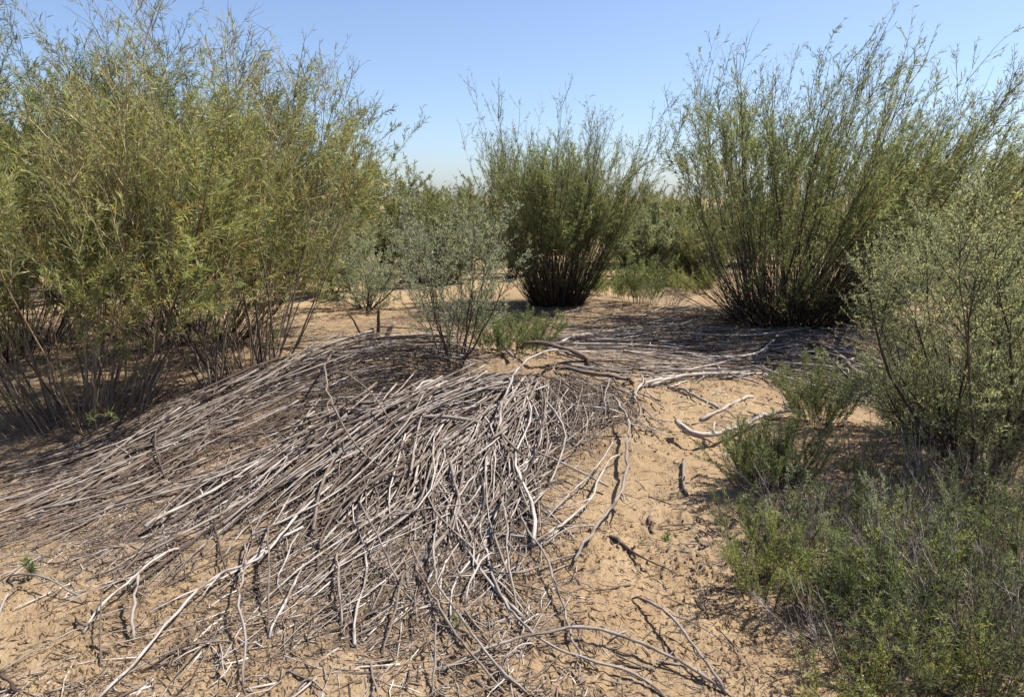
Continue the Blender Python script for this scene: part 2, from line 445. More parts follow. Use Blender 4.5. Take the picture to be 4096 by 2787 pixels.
SPOT = {k: base_at(v) for k, v in dict(
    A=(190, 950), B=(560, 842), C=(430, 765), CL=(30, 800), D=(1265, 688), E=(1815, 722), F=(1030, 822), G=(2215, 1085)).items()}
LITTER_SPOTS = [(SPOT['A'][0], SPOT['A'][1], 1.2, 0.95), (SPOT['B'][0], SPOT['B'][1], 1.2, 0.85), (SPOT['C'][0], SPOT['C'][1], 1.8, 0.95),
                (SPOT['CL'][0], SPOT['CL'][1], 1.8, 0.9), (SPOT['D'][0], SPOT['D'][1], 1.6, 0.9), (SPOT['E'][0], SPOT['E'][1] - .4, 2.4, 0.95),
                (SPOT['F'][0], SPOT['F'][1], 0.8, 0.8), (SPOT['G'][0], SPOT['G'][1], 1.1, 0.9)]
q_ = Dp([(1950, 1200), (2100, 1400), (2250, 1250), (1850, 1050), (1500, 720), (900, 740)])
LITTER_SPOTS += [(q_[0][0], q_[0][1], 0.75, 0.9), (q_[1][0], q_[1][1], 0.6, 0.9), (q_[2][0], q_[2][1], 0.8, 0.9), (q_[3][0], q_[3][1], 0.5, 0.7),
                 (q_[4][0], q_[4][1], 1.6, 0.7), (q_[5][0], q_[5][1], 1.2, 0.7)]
build_ground()

# ------------------------------------------------------------------ willows
def willow(name, label, base, spread, nst, H, tilt, leafm, stemm, twigm, seed, lean=(0, 0, 0), ntw=10, nsub=3, dens=42,
           leaf=(0.055, 0.006), lo=0.3, twl=(0.3, 0.75), droop=0.0, group='tall willow shrubs', asp=1.0, az_pref=None, rad=(0.008, 0.017), top_bare=0.5, twa=(0.25, 0.6), shoots=3, lean0=0.0):
    global rng
    rng = np.random.default_rng(seed)
    root = empty(name, base, label, 'shrub', group)
    ph = rng.random(nst) * 2 * math.pi
    rr = np.sqrt(rng.random(nst))
    bx = base[0] + spread * asp * rr * np.cos(ph); by = base[1] + spread * rr * np.sin(ph)
    b = np.stack([bx, by, ground_h(bx, by) - 0.03], 1)
    pa = ph + rng.normal(size=nst) * 0.5
    th = tilt * (0.15 + 0.85 * rr) * (0.75 + 0.5 * rng.random(nst))
    d0 = np.stack([np.sin(th) * np.cos(pa) + lean0, np.sin(th) * np.sin(pa), np.cos(th)], 1)
    L = H * (0.62 + 0.40 * rng.random(nst) + 0.16 * (rng.random(nst) < 0.08)) * (1 + 0.12 * np.sin(th))
    P = grow(b, d0, L, 12, pull=0.05 + 0.03 * rng.random(nst), wob=0.045, lean=np.array(lean) / 11.0)
    r0 = rad[0] + (rad[1] - rad[0]) * rng.random(nst) ** 1.5
    tt = np.linspace(0, 1, 12)
    Rr = r0[:, None] * (1 - 0.86 * tt[None]) 
    for i in range(nst):
        mb = MB(); tubes(mb, P[i:i + 1], Rr[i:i + 1], 5, cap=False)
        mb.build('stem', stemm, root, origin=base)
    # thin shoots and dead stubs crowding the base
    ns_ = int(nst * shoots * 1.5)
    f = rng.random(ns_) * 2 * math.pi; ro = np.sqrt(rng.random(ns_)) * 1.08
    sx, sy = base[0] + spread * asp * ro * np.cos(f), base[1] + spread * ro * np.sin(f)
    ts = tilt * (0.2 + 0.9 * ro) * (0.7 + 0.6 * rng.random(ns_))
    Ps = grow(np.stack([sx, sy, ground_h(sx, sy) - 0.02], 1), np.stack([np.sin(ts) * np.cos(f), np.sin(ts) * np.sin(f), np.cos(ts)], 1), H * (0.06 + 0.44 * rng.random(ns_) ** 1.4), 6, pull=0.05, wob=0.09)
    mb = MB(); tubes(mb, Ps, (0.0022 + 0.0035 * rng.random((ns_, 1))) * np.linspace(1, 0.4, 6)[None], 3, cap=False)
    mb.build('shoots', stemm, root, origin=base, kind='stuff')
    # twigs
    idx = np.repeat(np.arange(nst), ntw); M = len(idx)
    t = lo + (0.98 - lo) * rng.random(M) ** 0.72
    low = rng.random(M) < (0.09 if leafm is M_WILLG else 0.02)
    t = np.where(low, lo * (0.25 + 0.75 * rng.random(M)), t)
    p, T = at(P, idx, t)
    ln = (twl[0] + (twl[1] - twl[0]) * rng.random(M)) * (1.10 - 0.42 * t) * np.where(low, 0.5, 1.0)
    tw = grow(p, swerve(T, twa[0] + (twa[1] - twa[0]) * rng.random(M)), ln, 5, pull=0.10 - droop, wob=0.09, lean=np.array(lean) / 8.0)
    i2 = np.repeat(np.arange(M), nsub); M2 = len(i2)
    t2 = 0.1 + 0.88 * rng.random(M2)
    p2, T2 = at(tw, i2, t2)
    ln2 = ln[i2] * (0.25 + 0.35 * rng.random(M2)) * (1.2 - 0.6 * t2)
    sw = grow(p2, swerve(T2, 0.3 + 0.5 * rng.random(M2)), ln2, 4, pull=0.08 - droop, wob=0.12, lean=np.array(lean) / 8.0)
    mb = MB()
    tubes(mb, tw, 0.0028 * np.linspace(1, 0.4, 5)[None] * (0.7 + 0.8 * rng.random((M, 1))), 3, cap=False)
    tubes(mb, sw, 0.0018 * np.linspace(1, 0.5, 4)[None] * np.ones((M2, 1)), 3, cap=False)
    mb.build('twigs', twigm, root, origin=base, kind='stuff')
    # leaves along twigs, side twigs and stem tips; fuller and thinner places through the crown
    mb = MB()
    o_ = rng.random(3) * 50
    def lush(Pl):
        c = Pl.mean(1)
        v = vnoise(c[:, 0] * 2.3 + o_[0] + c[:, 1] * 1.1, c[:, 2] * 2.0 + o_[1] - c[:, 1] * 0.9, seed) + 0.5 * vnoise(c[:, 0] * 5 + o_[2], c[:, 2] * 5 + c[:, 1] * 3, seed + 1)
        return np.clip(1.05 + 2.2 * v, 0.3, 1.9)
    def put(Pl, lens, dn, tmin=0.15, bare=0.0):
        n = np.maximum(0, (lens * dn * (0.5 + rng.random(len(lens)))).astype(int))
        hz = (Pl[:, -1, 2] - base[2]) / H
        n = (n * np.clip(1 - top_bare * np.clip((hz - 0.72) / 0.25, 0, 1), 0, 1)).astype(int)
        n = (n * lush(Pl)).astype(int)
        # whole branches that lost their leaves
        n = np.where(rng.random(len(n)) < 0.12, n // 6, n)
        ii = np.repeat(np.arange(len(lens)), n)
        if not len(ii): return
        q, Tq = at(Pl, ii, tmin + (1 - tmin) * rng.random(len(ii)))
        dd = swerve(Tq, 0.25 + 0.75 * rng.random(len(ii))) + np.array([lean[0], lean[1], 0]) * 0.5 - np.array([0, 0, 0.10 + droop])
        sc = 0.55 + 0.8 * rng.random(len(ii))
        var = np.clip(rng.normal(0.45, 0.16, len(ii)) + 0.26 * rng.normal(size=len(lens))[ii], 0, 1)
        leaves(mb, q, dd, leaf[0] * sc, leaf[1] * (0.7 + 0.6 * rng.random(len(ii))), var)
    put(tw, ln, dens)
    put(sw, ln2, dens)
    put(P, L * 0.6, dens * 0.35, tmin=max(lo, 0.5))
    mb.build('foliage', leafm, root, smooth=False, origin=base, kind='stuff')
    return root

willow('willow_shrub', 'yellowish willow shrub at the near left edge above the shadowed end of the stick fan', SPOT['A'], 0.36, 40, 2.40, 0.62, M_WILLY, M_STEMW, M_TWIGY, 11,
       ntw=15, nsub=5, dens=58, leaf=(0.058, 0.0045), lo=0.26, twl=(0.3, 0.85), asp=1.45, droop=0.03, top_bare=0.5, twa=(0.3, 1.0), rad=(0.005, 0.0105), shoots=2)
willow('willow_shrub', 'tall willow with bare lower stems at the heap back edge, left of the stump', SPOT['B'], 0.28, 34, 2.72, 0.55, M_WILLY, M_STEMW, M_TWIGY, 12,
       lean=(0.01, 0, 0), ntw=15, nsub=5, dens=54, leaf=(0.054, 0.0045), lo=0.27, twl=(0.3, 0.8), asp=1.2, droop=0.03, top_bare=0.65, twa=(0.3, 0.9), rad=(0.005, 0.011), shoots=0.6)
willow('willow_shrub', 'slender willow with few slanting stems rising between the two front left willows', base_at((485, 885)), 0.13, 11, 2.2, 0.5, M_WILLY, M_STEMW, M_TWIGY, 17,
       lean=(-0.06, 0, 0), ntw=13, nsub=5, dens=54, leaf=(0.054, 0.0045), lo=0.27, twl=(0.3, 0.75), droop=0.03, top_bare=0.6, twa=(0.3, 0.9), rad=(0.005, 0.009), shoots=0.6)
willow('willow_shrub', 'dense green willow shrub with a dark shaded base behind the two front left willows', SPOT['C'], 0.55, 56, 3.15, 0.85, M_WILL, M_STEM, M_TWIG, 13,
       ntw=18, nsub=5, dens=52, leaf=(0.060, 0.0050), lo=0.14, twl=(0.35, 0.9), droop=0.03, asp=1.2, top_bare=0.4, twa=(0.3, 0.9), rad=(0.005, 0.012), shoots=3)
willow('willow_shrub', 'leafy green willow cut off by the left edge, behind the yellowish one', SPOT['CL'], 0.5, 46, 3.15, 0.75, M_WILL, M_STEM, M_TWIG, 14,
       ntw=18, nsub=5, dens=52, leaf=(0.062, 0.0052), lo=0.10, twl=(0.4, 1.0), droop=0.04, top_bare=0.35, twa=(0.3, 0.9), rad=(0.005, 0.012), shoots=2)
willow('willow_shrub', 'broom shaped willow shrub in the middle distance, alone between the left and right willows', SPOT['D'], 0.26, 130, 2.5, 0.58, M_WILLG, M_STEM, M_TWIG, 15,
       lean=(0.04, 0, 0), ntw=11, nsub=3, dens=54, leaf=(0.056, 0.0062), lo=0.22, twl=(0.25, 0.8), asp=1.3, twa=(0.15, 0.5), top_bare=0.65, rad=(0.005, 0.011), shoots=4)
willow('willow_shrub', 'large fan shaped willow shrub with blackish lower stems, leaning right behind the heap', SPOT['E'], 0.50, 215, 2.95, 0.85, M_WILLG, M_STEM, M_TWIG, 16,
       lean=(0.15, 0, 0), ntw=10, nsub=3, dens=55, leaf=(0.058, 0.0066), lo=0.20, twl=(0.3, 0.9), asp=1.45, twa=(0.15, 0.5), rad=(0.005, 0.0125), top_bare=0.4, shoots=4, lean0=0.36)

# ------------------------------------------------------------------ grey leaved shrubs
def saltbush(name, label, base, H, W, nmain, leafm, seed, nb=9, ns=5, dens=120, leaf=(0.014, 0.005), lean=(0, 0, 0), stems=M_SALTST, up=0.05, group=None, tilt=0.75, lo=0.2, buds=0, r0=0.010, cat='shrub'):
    global rng
    rng = np.random.default_rng(seed)
    root = empty(name, base, label, cat, group)
    ph = np.arange(nmain) * 2.399 + rng.random(nmain)
    th = tilt * (0.2 + 0.8 * rng.random(nmain))
    d = np.stack([np.sin(th) * np.cos(ph) * W, np.sin(th) * np.sin(ph) * W, np.cos(th)], 1)
    bx = base[0] + 0.05 * H * np.cos(ph); by = base[1] + 0.05 * H * np.sin(ph)
    b = np.stack([bx, by, ground_h(bx, by) - 0.02], 1)
    L = H * (0.7 + 0.35 * rng.random(nmain)) * (1 + 0.2 * np.sin(th))
    P = grow(b, d, L, 9, pull=up, wob=0.10, lean=np.array(lean) / 8)
    rr = r0 * (0.7 + 0.7 * rng.random(nmain))
    for i in range(nmain):
        mb = MB(); tubes(mb, P[i:i + 1], (rr[i] * np.linspace(1, 0.2, 9))[None], 5, cap=False)
        mb.build('branch', stems, root, origin=base)
    idx = np.repeat(np.arange(nmain), nb); M = len(idx)
    t = lo + (0.97 - lo) * rng.random(M)
    p, T = at(P, idx, t)
    ln = H * (0.18 + 0.26 * rng.random(M)) * (1.15 - 0.6 * t)
    tw = grow(p, swerve(T, 0.4 + 0.5 * rng.random(M)), ln, 6, pull=0.09, wob=0.08)
    i2 = np.repeat(np.arange(M), ns); M2 = len(i2)
    t2 = 0.12 + 0.86 * rng.random(M2)
    p2, T2 = at(tw, i2, t2)
    ln2 = H * (0.05 + 0.10 * rng.random(M2)) * (1.2 - 0.5 * t2)
    sw = grow(p2, swerve(T2, 0.4 + 0.5 * rng.random(M2)), ln2, 4, pull=0.10, wob=0.10)
    mb = MB()
    tubes(mb, tw, 0.0026 * np.linspace(1, 0.5, 6)[None] * np.ones((M, 1)) * min(1, r0 / 0.008), 3, cap=False)
    tubes(mb, sw, 0.0013 * np.linspace(1, 0.6, 4)[None] * np.ones((M2, 1)), 3, cap=False)
    mb.build('twigs', stems, root, origin=base, kind='stuff')
    mb = MB()
    for Pl, lens, dn in ((tw, ln, dens * 0.5), (sw, ln2, dens)):
        n = (lens * dn * (0.5 + rng.random(len(lens)))).astype(int)
        ii = np.repeat(np.arange(len(lens)), n)
        q, Tq = at(Pl, ii, 0.1 + 0.9 * rng.random(len(ii)))
        sc = 0.6 + 0.8 * rng.random(len(ii))
        var = np.clip(rng.normal(0.45, 0.17, len(ii)) + 0.2 * rng.normal(size=len(lens))[ii], 0, 1)
        leaves(mb, q, swerve(Tq, 0.4 + 0.7 * rng.random(len(ii))), leaf[0] * sc, leaf[1] * sc, var, bend=0.05)
    mb.build('foliage', leafm, root, smooth=False, origin=base, kind='stuff')
    if buds:
        ii = rng.integers(0, M2, buds)
        q, Tq = at(sw, ii, 0.3 + 0.7 * rng.random(buds))
        mb = MB()
        leaves(mb, q, rng.normal(size=(buds, 3)), np.full(buds, 0.007), np.full(buds, 0.006))
        leaves(mb, q, rng.normal(size=(buds, 3)), np.full(buds, 0.007), np.full(buds, 0.006))
        mb.build('flower_buds', M_BUD, root, smooth=False, origin=base, kind='stuff')
    return root

saltbush('saltbush', 'silvery grey shrub with dark twisted branches growing out of the back of the heap', SPOT['F'], 1.24, 0.9, 14, M_SALT, 31, nb=12, ns=6, dens=95, leaf=(0.022, 0.0070), tilt=0.78, lo=0.10, r0=0.008)
saltbush('saltbush', 'big pale grey green shrub at the right edge in front of the leaning willow', SPOT['G'], 1.36, 1.0, 20, M_SALTW, 32, nb=20, ns=9, dens=190, leaf=(0.0150, 0.0046), tilt=0.72, lo=0.06, lean=(0.05, 0, 0), r0=0.010)
saltbush('saltbush', 'greener shrub with yellow tips rising inside the big pale shrub at the right', base_at((2330, 1010)), 1.35, 0.9, 12, M_SALTG, 33, nb=20, ns=9, dens=150, leaf=(0.018, 0.0065), tilt=0.7, lo=0.08)
saltbush('saltbush', 'low spreading pale shrub under the front of the big pale one, over the stick pile', base_at((2110, 1000)), 0.72, 1.1, 16, M_SALTW, 39, nb=16, ns=8, dens=190, leaf=(0.0155, 0.0048), tilt=1.0, lo=0.05)
for (dp, H, m, s, lab) in [((830, 700), 1.15, M_SALT, 34, 'low silvery shrub at the foot of the tall left willow, behind the stump'),
                           ((1500, 640), 1.15, M_SALTG, 35, 'soft grey green shrub between the middle and right willows'),
                           ((1110, 610), 1.1, M_SALT, 36, 'pale shrub seen through the gap left of the middle willow'),
                           ((960, 640), 1.0, M_SALT, 37, 'small pale shrub on open sand behind the stump'),
                           ((1590, 640), 1.1, M_SALTG, 38, 'greyish shrub tucked against the left side of the leaning willow')]:
    saltbush('saltbush', lab, base_at(dp), H, 1.05, 12, m, s, nb=15, ns=7, dens=85, leaf=(0.032, 0.011), tilt=1.1, lo=0.03)

# ------------------------------------------------------------------ far bushes towards the horizon (three meshes shared by copies)
def far_bush_mesh(seed, leafm, H, n=22):
    global rng
    rng = np.random.default_rng(seed)
    ph = rng.random(n) * 6.283; th = 0.75 * rng.random(n) ** 0.7
    d = np.stack([np.sin(th) * np.cos(ph), np.sin(th) * np.sin(ph), np.cos(th)], 1)
    P = grow(np.zeros((n, 3)) + rng.normal(size=(n, 3)) * np.array([.15, .15, 0]), d, H * (0.65 + 0.4 * rng.random(n)), 7, pull=0.05, wob=0.05)
    mb = MB(); tubes(mb, P, 0.014 * np.linspace(1, 0.3, 7)[None] * np.ones((n, 1)), 3, cap=False)
    idx = np.repeat(np.arange(n), 14); M = len(idx)
    p, T = at(P, idx, 0.12 + 0.86 * rng.random(M))
    tw = grow(p, swerve(T, 0.3 + 0.5 * rng.random(M)), H * (0.12 + 0.16 * rng.random(M)), 4, pull=0.08, wob=0.1)
    tubes(mb, tw, 0.005 * np.linspace(1, 0.5, 4)[None] * np.ones((M, 1)), 3, cap=False)
    stem = mb.mesh('stems', M_STEM)
    mb = MB()
    ii = np.repeat(np.arange(M), 46)
    q, Tq = at(tw, ii, rng.random(len(ii)))
    var = np.clip(rng.normal(0.45, 0.2, len(ii)) + 0.2 * rng.normal(size=M)[ii], 0, 1)
    leaves(mb, q, swerve(Tq, 0.4 + 0.7 * rng.random(len(ii))), 0.11 * (0.6 + 0.8 * rng.random(len(ii))), np.full(len(ii), 0.020), var)
    return stem, mb.mesh('foliage', leafm, smooth=False)

FAR = [far_bush_mesh(51, M_FAR, 3.0, 26), far_bush_mesh(52, M_FAR, 2.7, 30), far_bush_mesh(53, M_FARG, 1.7, 14), far_bush_mesh(54, M_FARG, 1.3, 14)]
def far_bush(x, y, var, sc, rot, label, group=None):
    z = float(ground_h(x, y))
    o = empty('desert_bush', (x, y, z - 0.03), label, 'bush', group)
    o.rotation_euler = (0, 0, rot); o.scale = (sc, sc, sc)
    for nm, me in zip(('stems', 'foliage'), FAR[var]):
        c = bpy.data.objects.new(nm, me); COL.objects.link(c); c.parent = o
        if nm == 'foliage': c['kind'] = 'stuff'
    return o
frng = np.random.default_rng(99)
# (displayed x, distance, variant, scale)
for (dx, dist, v, sc, lab) in [
    (935, 15.0, 0, 0.62, 'yellow green bush just right of the tall left willows, beyond the open sand'),
    (880, 17.5, 1, 0.80, 'willow bush behind the yellow green one at the edge of the left willows'),
    (1020, 24.0, 1, 0.66, 'reddish brown tinged bush on the slope left of the middle willow'),
    (1090, 19.0, 0, 0.66, 'thin upright bush touching the left side of the middle willow'),
    (1500, 20.0, 1, 0.56, 'round green bush centred in the gap between the middle and right willows'),
    (1560, 16.0, 2, 0.85, 'grey bush peeping out behind the left stems of the leaning willow'),
    (1420, 17.0, 2, 0.9, 'grey bush against the right side of the middle willow'),
    (2090, 15.0, 1, 0.7, 'green bush showing behind the lower right of the leaning willow'),
    (2290, 13.0, 0, 0.8, 'willow bush at the right edge behind the big pale shrub'),
    (60, 14.0, 0, 1.15, 'tall bush filling the left edge behind the nearer willows'),
    (330, 13.5, 1, 1.2, 'tall bush behind the dense green willow at left'),
    (640, 13.0, 0, 1.05, 'bush behind the bare stemmed tall willow'),
    (1170, 15.0, 2, 0.8, 'low grey bush on the sand behind the middle willow'),
    (760, 12.0, 2, 0.95, 'low grey bush seen through the stems of the tall left willow'),
    (200, 11.5, 2, 1.0, 'low grey bush seen through the left willow stems'),
    (955, 17.0, 1, 0.58, 'soft green bush right of the tall left willows, half hiding the slope'),
    (1000, 19.5, 0, 0.56, 'light green bush second from the tall left willows toward the middle willow'),
    (1045, 17.5, 2, 1.0, 'pale grey bush third from the tall left willows toward the middle willow'),
    (1075, 21.0, 1, 0.66, 'green bush partly behind the left edge of the middle willow'),
    (1440, 16.5, 1, 0.55, 'light green bush partly behind the right edge of the middle willow'),
    (1475, 14.5, 2, 0.92, 'soft grey green bush standing on the litter between middle and leaning willows'),
    (1530, 18.0, 0, 0.56, 'light green bush partly behind the left edge of the leaning willow'),
    (1590, 14.0, 1, 0.50, 'green bush seen through the left stems of the leaning willow'),
    (1010, 13.5, 3, 0.9, 'small round bush on the sand left of the middle willow')]:
    far_bush((dx / 2.2695 - 512) / FPX * dist, dist, v, sc, frng.random() * 6.28, lab)
for i in range(150):
    dist = 17 * (9.0 ** (frng.random() ** 1.4)) ; x = (frng.random() * 1.8 - 0.9) * dist
    v = int(frng.integers(0, 4)); px = x / dist * FPX + 512
    zone = 'left of the tall left willows' if px < 150 else 'behind the tall left willows' if px < 400 else 'between the left and middle willows' if px < 490 else 'behind the middle willow' if px < 625 else 'between middle and right willows' if px < 690 else 'behind the leaning right willow' if px < 900 else 'behind the pale right shrub'
    kind_ = ('green', 'full green', 'low grey', 'small grey')[v]
    dd_ = 'nearer' if dist < 24 else 'far' if dist < 48 else 'very far'
    far_bush(x, dist, v, (0.36 + 0.26 * frng.random()) * (1 if v < 2 else 1.5), frng.random() * 6.28, f'{dd_} {kind_} scrub bush {zone}', 'scrub bushes out to the horizon')

# ------------------------------------------------------------------ dead sticks
STUB = []
def smooth_path(C, n):
    C = np.asarray(C, float)
    L = np.concatenate([[0], np.cumsum(np.linalg.norm(np.diff(C, axis=0), axis=1))])
    # Catmull-Rom resampling
    out = []
    for l in np.linspace(0, L[-1], n):
        i = min(np.searchsorted(L, l, 'right') - 1, len(C) - 2)
        u = (l - L[i]) / max(L[i + 1] - L[i], 1e-9)
        p0, p1, p2, p3 = C[max(i - 1, 0)], C[i], C[i + 1], C[min(i + 2, len(C) - 1)]
        out.append(0.5 * ((2 * p1) + (p2 - p0) * u + (2 * p0 - 5 * p1 + 4 * p2 - p3) * u * u + (3 * p1 - p0 - 3 * p2 + p3) * u ** 3))
    return np.array(out)

def stick_object(P, r0, r1, label, group=None, var=None, stubs=2, name='dead_stick', k=6, mat=None, fork=False):
    n = len(P)
    R = np.linspace(r0, r1, n) * np.clip(1 + 0.13 * rng.normal(size=n), 0.7, 1.4)
    P = P + rng.normal(size=P.shape) * r0 * np.array([0.3, 0.3, 0.15])
    mb = MB()
    v = rng.random() if var is None else var
    tubes(mb, P[None], R[None], k, var=[v])
    for _ in range(stubs):
        t = 0.15 + 0.75 * rng.random(1)
        p, T = at(P[None], np.array([0]), t)
        ln = np.array([r0 * (2.0 + 5 * rng.random())])
        S_ = grow(p, swerve(T, 0.6 + 0.6 * rng.random(1)), ln, 3, pull=0.05, wob=0.1)
        tubes(mb, S_, np.array([[r0 * 0.55, r0 * 0.45, r0 * 0.3]]), 4, var=[v])
    if fork:
        p, T = at(P[None], np.array([0]), 0.3 + 0.4 * rng.random(1))
        dd = swerve(T, 0.5 + 0.3 * rng.random(1)); dd[:, 2] = 0.08
        F_ = grow(p, dd, np.array([0.15 + 0.25 * rng.random()]), 7, pull=0.0, wob=0.09)
        F_[..., 2] = np.maximum(F_[..., 2], ground_h(F_[..., 0], F_[..., 1]) + r0 * 0.5)
        tubes(mb, F_, (r0 * np.linspace(0.6, 0.3, 7))[None], 5, var=[v])
    o = mb.build(name, mat or M_STICK, origin=P[n // 2])
    return tag(o, label, 'stick', group)

rng = np.random.default_rng(5)
NSTICK = 0
GRPH = 'sticks picked out of the heap'
def hand(pts, w, label, lift=0.0, taper=0.55, region=None, var=0.75, end_lift=(0, 0), stubs=3):
    """a stick surveyed point by point; w = thickness in photo pixels at its middle"""
    global NSTICK
    q = reg(*region, pts)
    dep = depth_of(q).mean()
    r = w * region[2] * 0.98 / 4 / FPX * dep / 2
    q = smooth_path(q, max(8, 3 * len(pts)))
    n = len(q)
    u = np.linspace(0, 1, n)
    zz = q[:, 2].copy()
    for _ in range(4): zz[1:-1] = (zz[:-2] + 2 * zz[1:-1] + zz[2:]) / 4
    q[:, 2] = zz + r * 0.9 + lift * np.sin(u * math.pi) ** 0.7 + end_lift[0] * (1 - u) ** 2 + end_lift[1] * u ** 2
    q[:, :2] += rng.normal(size=(n, 2)) * r * 0.55 * (rng.random((n, 1)) < 0.6)
    var = var * 0.86
    stick_object(q, r * 1.2, r * 2 * taper * 0.8, label, None, var, stubs, fork=len(pts) > 3 and rng.random() < 0.55)
    NSTICK += 1
R5 = (1300, 1200, 0.6958); R6 = (2600, 1300, 0.9403); R7 = (0, 1900, 0.6024); R8 = (1300, 2000, 0.6885)

hand([(670, 995), (860, 945), (1080, 885), (1290, 850), (1500, 822), (1700, 845), (1880, 905), (2050, 970), (2180, 1035), (2330, 1125)], 17, 'long pale stick arching across bare sand at the bottom, meeting a diagonal stick', 0.05, 0.7, R8)
hand([(1785, 585), (1900, 660), (2030, 800), (2120, 910), (2220, 1020), (2330, 1120)], 15, 'straight diagonal stick on bare sand at the bottom right, casting its own shadow', 0.07, 0.7, R8, 0.7)
hand([(920, 235), (945, 350), (975, 480), (1030, 620), (1100, 715), (1200, 820), (1300, 885), (1420, 930), (1600, 975), (1780, 1025), (1900, 1090), (1990, 1150)], 16, 'long bowed stick sweeping from the heap front under the arching pale stick', 0.03, 0.6, R8)
hand([(660, 50), (645, 200), (630, 330), (640, 480), (660, 600), (720, 700), (800, 790), (870, 870), (950, 970), (1060, 1070), (1190, 1145)], 14, 'S curved stick from the heap to the bottom edge, crossing the arching stick', 0.06, 0.6, R8)
hand([(520, 390), (560, 500), (620, 620), (700, 760), (800, 900), (900, 1010), (1045, 1145)], 14, 'bowed grey stick reaching the bottom edge left of the S curved one', 0.04, 0.6, R8, 0.5)
hand([(190, 20), (220, 140), (260, 240), (320, 340), (400, 470), (440, 520)], 11, 'thin bent stick lying across the lower front of the heap', 0.10, 0.6, R8, 0.5)
hand([(1655, 655), (1720, 760), (1745, 850), (1730, 950), (1735, 1040), (1700, 1150), (1640, 1240), (1580, 1330), (1510, 1430), (1440, 1545)], 19, 'thick curved branch bounding the heap on its right, lying on bare sand', 0.05, 0.55, R5, 0.6, (0.10, 0.02), 5)
hand([(1655, 875), (1590, 990), (1500, 1080), (1390, 1160), (1270, 1275)], 10, 'pale straight stick beside the thick curved branch, leaning in from its upper end', 0.05, 0.6, R5, 0.9, (0.05, 0))
hand([(1712, 925), (1640, 970), (1560, 1110), (1540, 1170), (1420, 1290), (1290, 1400), (1130, 1445)], 12, 'pale crooked stick running from the thick curved branch into the heap', 0.05, 0.6, R5, 0.95, (0.04, 0))
hand([(1600, 160), (1480, 185), (1400, 220), (1330, 265), (1255, 300)], 10, 'side stick joining the thick curved branch near its lower fork', 0.04, 0.6, R8, 0.8)
hand([(1450, 85), (1400, 180), (1300, 260), (1200, 290), (1145, 296)], 12, 'short light stick with a hooked lower end in front of the twiggy spill', 0.05, 0.8, R8, 0.95)
hand([(1500, 325), (1350, 378), (1250, 412), (1145, 452), (1000, 450), (800, 462), (660, 500)], 11, 'horizontal grey stick under the front of the heap, pointing at the curved branch', 0.03, 0.6, R8, 0.55)
hand([(1110, 10), (1130, 120), (1190, 260), (1250, 340), (1300, 440), (1330, 540), (1370, 650), (1420, 800), (1500, 945)], 13, 'long stick falling toward the camera right of the dark hollow in the heap', 0.05, 0.6, R8, 0.65)
hand([(1030, 30), (1035, 160), (1050, 260), (1062, 400), (1075, 540), (1110, 660)], 14, 'upright looking stick beside the dark hollow at the heap front', 0.14, 0.6, R8, 0.7)
hand([(1000, 355), (930, 450), (880, 530), (812, 645)], 11, 'bleached short stick crossing over the long bowed stick', 0.10, 0.8, R8, 1.0)
hand([(520, 380), (450, 520), (415, 690), (330, 905)], 11, 'brownish stick pointing down to the bare sand at the lower middle', 0.05, 0.6, R8, 0.35)
hand([(645, 850), (640, 1000), (622, 1135)], 10, 'short upright twig standing out of the sand at the bottom centre', 0.03, 0.8, R8, 0.5, (0.10, 0))
hand([(462, 612), (330, 690), (232, 745)], 9, 'short pale stick lying crosswise on sand under the heap', 0.03, 0.6, R8, 0.9)
hand([(70, 320), (80, 520), (95, 715)], 13, 'straight grey stick pointing to the camera at the lower left front of the heap', 0.06, 0.7, R8, 0.6)
hand([(640, 745), (740, 780), (870, 830), (1000, 895)], 9, 'thin brown stick under the S curved stick on bare sand', 0.02, 0.6, R8, 0.35)
hand([(1215, 870), (1110, 930), (1020, 985)], 10, 'pair of pale splinters below the arching stick', 0.03, 0.5, R8, 1.0)
hand([(50, 700), (200, 740), (400, 805), (555, 842)], 13, 'lone stick on the sand at the lower left, raised above its dark shadow', 0.06, 0.6, R7, 0.6)
hand([(140, 740), (70, 840), (-5, 935)], 12, 'pale stick end at the left edge touching the lone raised stick', 0.04, 0.7, R7, 0.8)
hand([(0, 1295), (180, 1215), (440, 1100), (560, 1045), (700, 960), (890, 870)], 8, 'long thin twig running from the left edge up to the heap', 0.03, 0.6, R7, 0.7)
hand([(935, 820), (905, 930), (878, 1085)], 17, 'stout short stick end sticking out of the left front of the heap', 0.04, 0.9, R7, 0.75, (0.10, 0))
hand([(2012, 575), (1985, 700), (1920, 880), (1780, 1078)], 14, 'bleached bowed stick on the bare sand below the heap', 0.04, 0.8, R7, 1.0)
hand([(1790, 340), (1785, 560), (1800, 680), (1780, 1060)], 12, 'dark upright stick in the lower heap, left of the bleached bowed stick', 0.10, 0.7, R7, 0.35)
hand([(1625, 480), (1640, 640), (1615, 820), (1600, 1000), (1640, 1150), (1605, 1378)], 14, 'crooked stick dropping from the heap to the bottom left sand', 0.09, 0.7, R7, 0.7)
hand([(2290, 5), (2000, 300), (1860, 480), (1700, 640), (1500, 700), (1300, 850), (1100, 1060), (850, 1320), (645, 1472)], 18, 'longest pale pole, running from mid heap to the bottom edge', 0.06, 0.6, R7, 0.95)
hand([(1192, 482), (1060, 580), (900, 720), (680, 915), (560, 1050)], 16, 'thick pale pole lying on the left side of the heap', 0.05, 0.6, R7, 0.95)
hand([(820, 1335), (1100, 1190), (1300, 1150), (1545, 1108)], 12, 'grey stick lying level on sand near the bottom left', 0.02, 0.6, R7, 0.5)
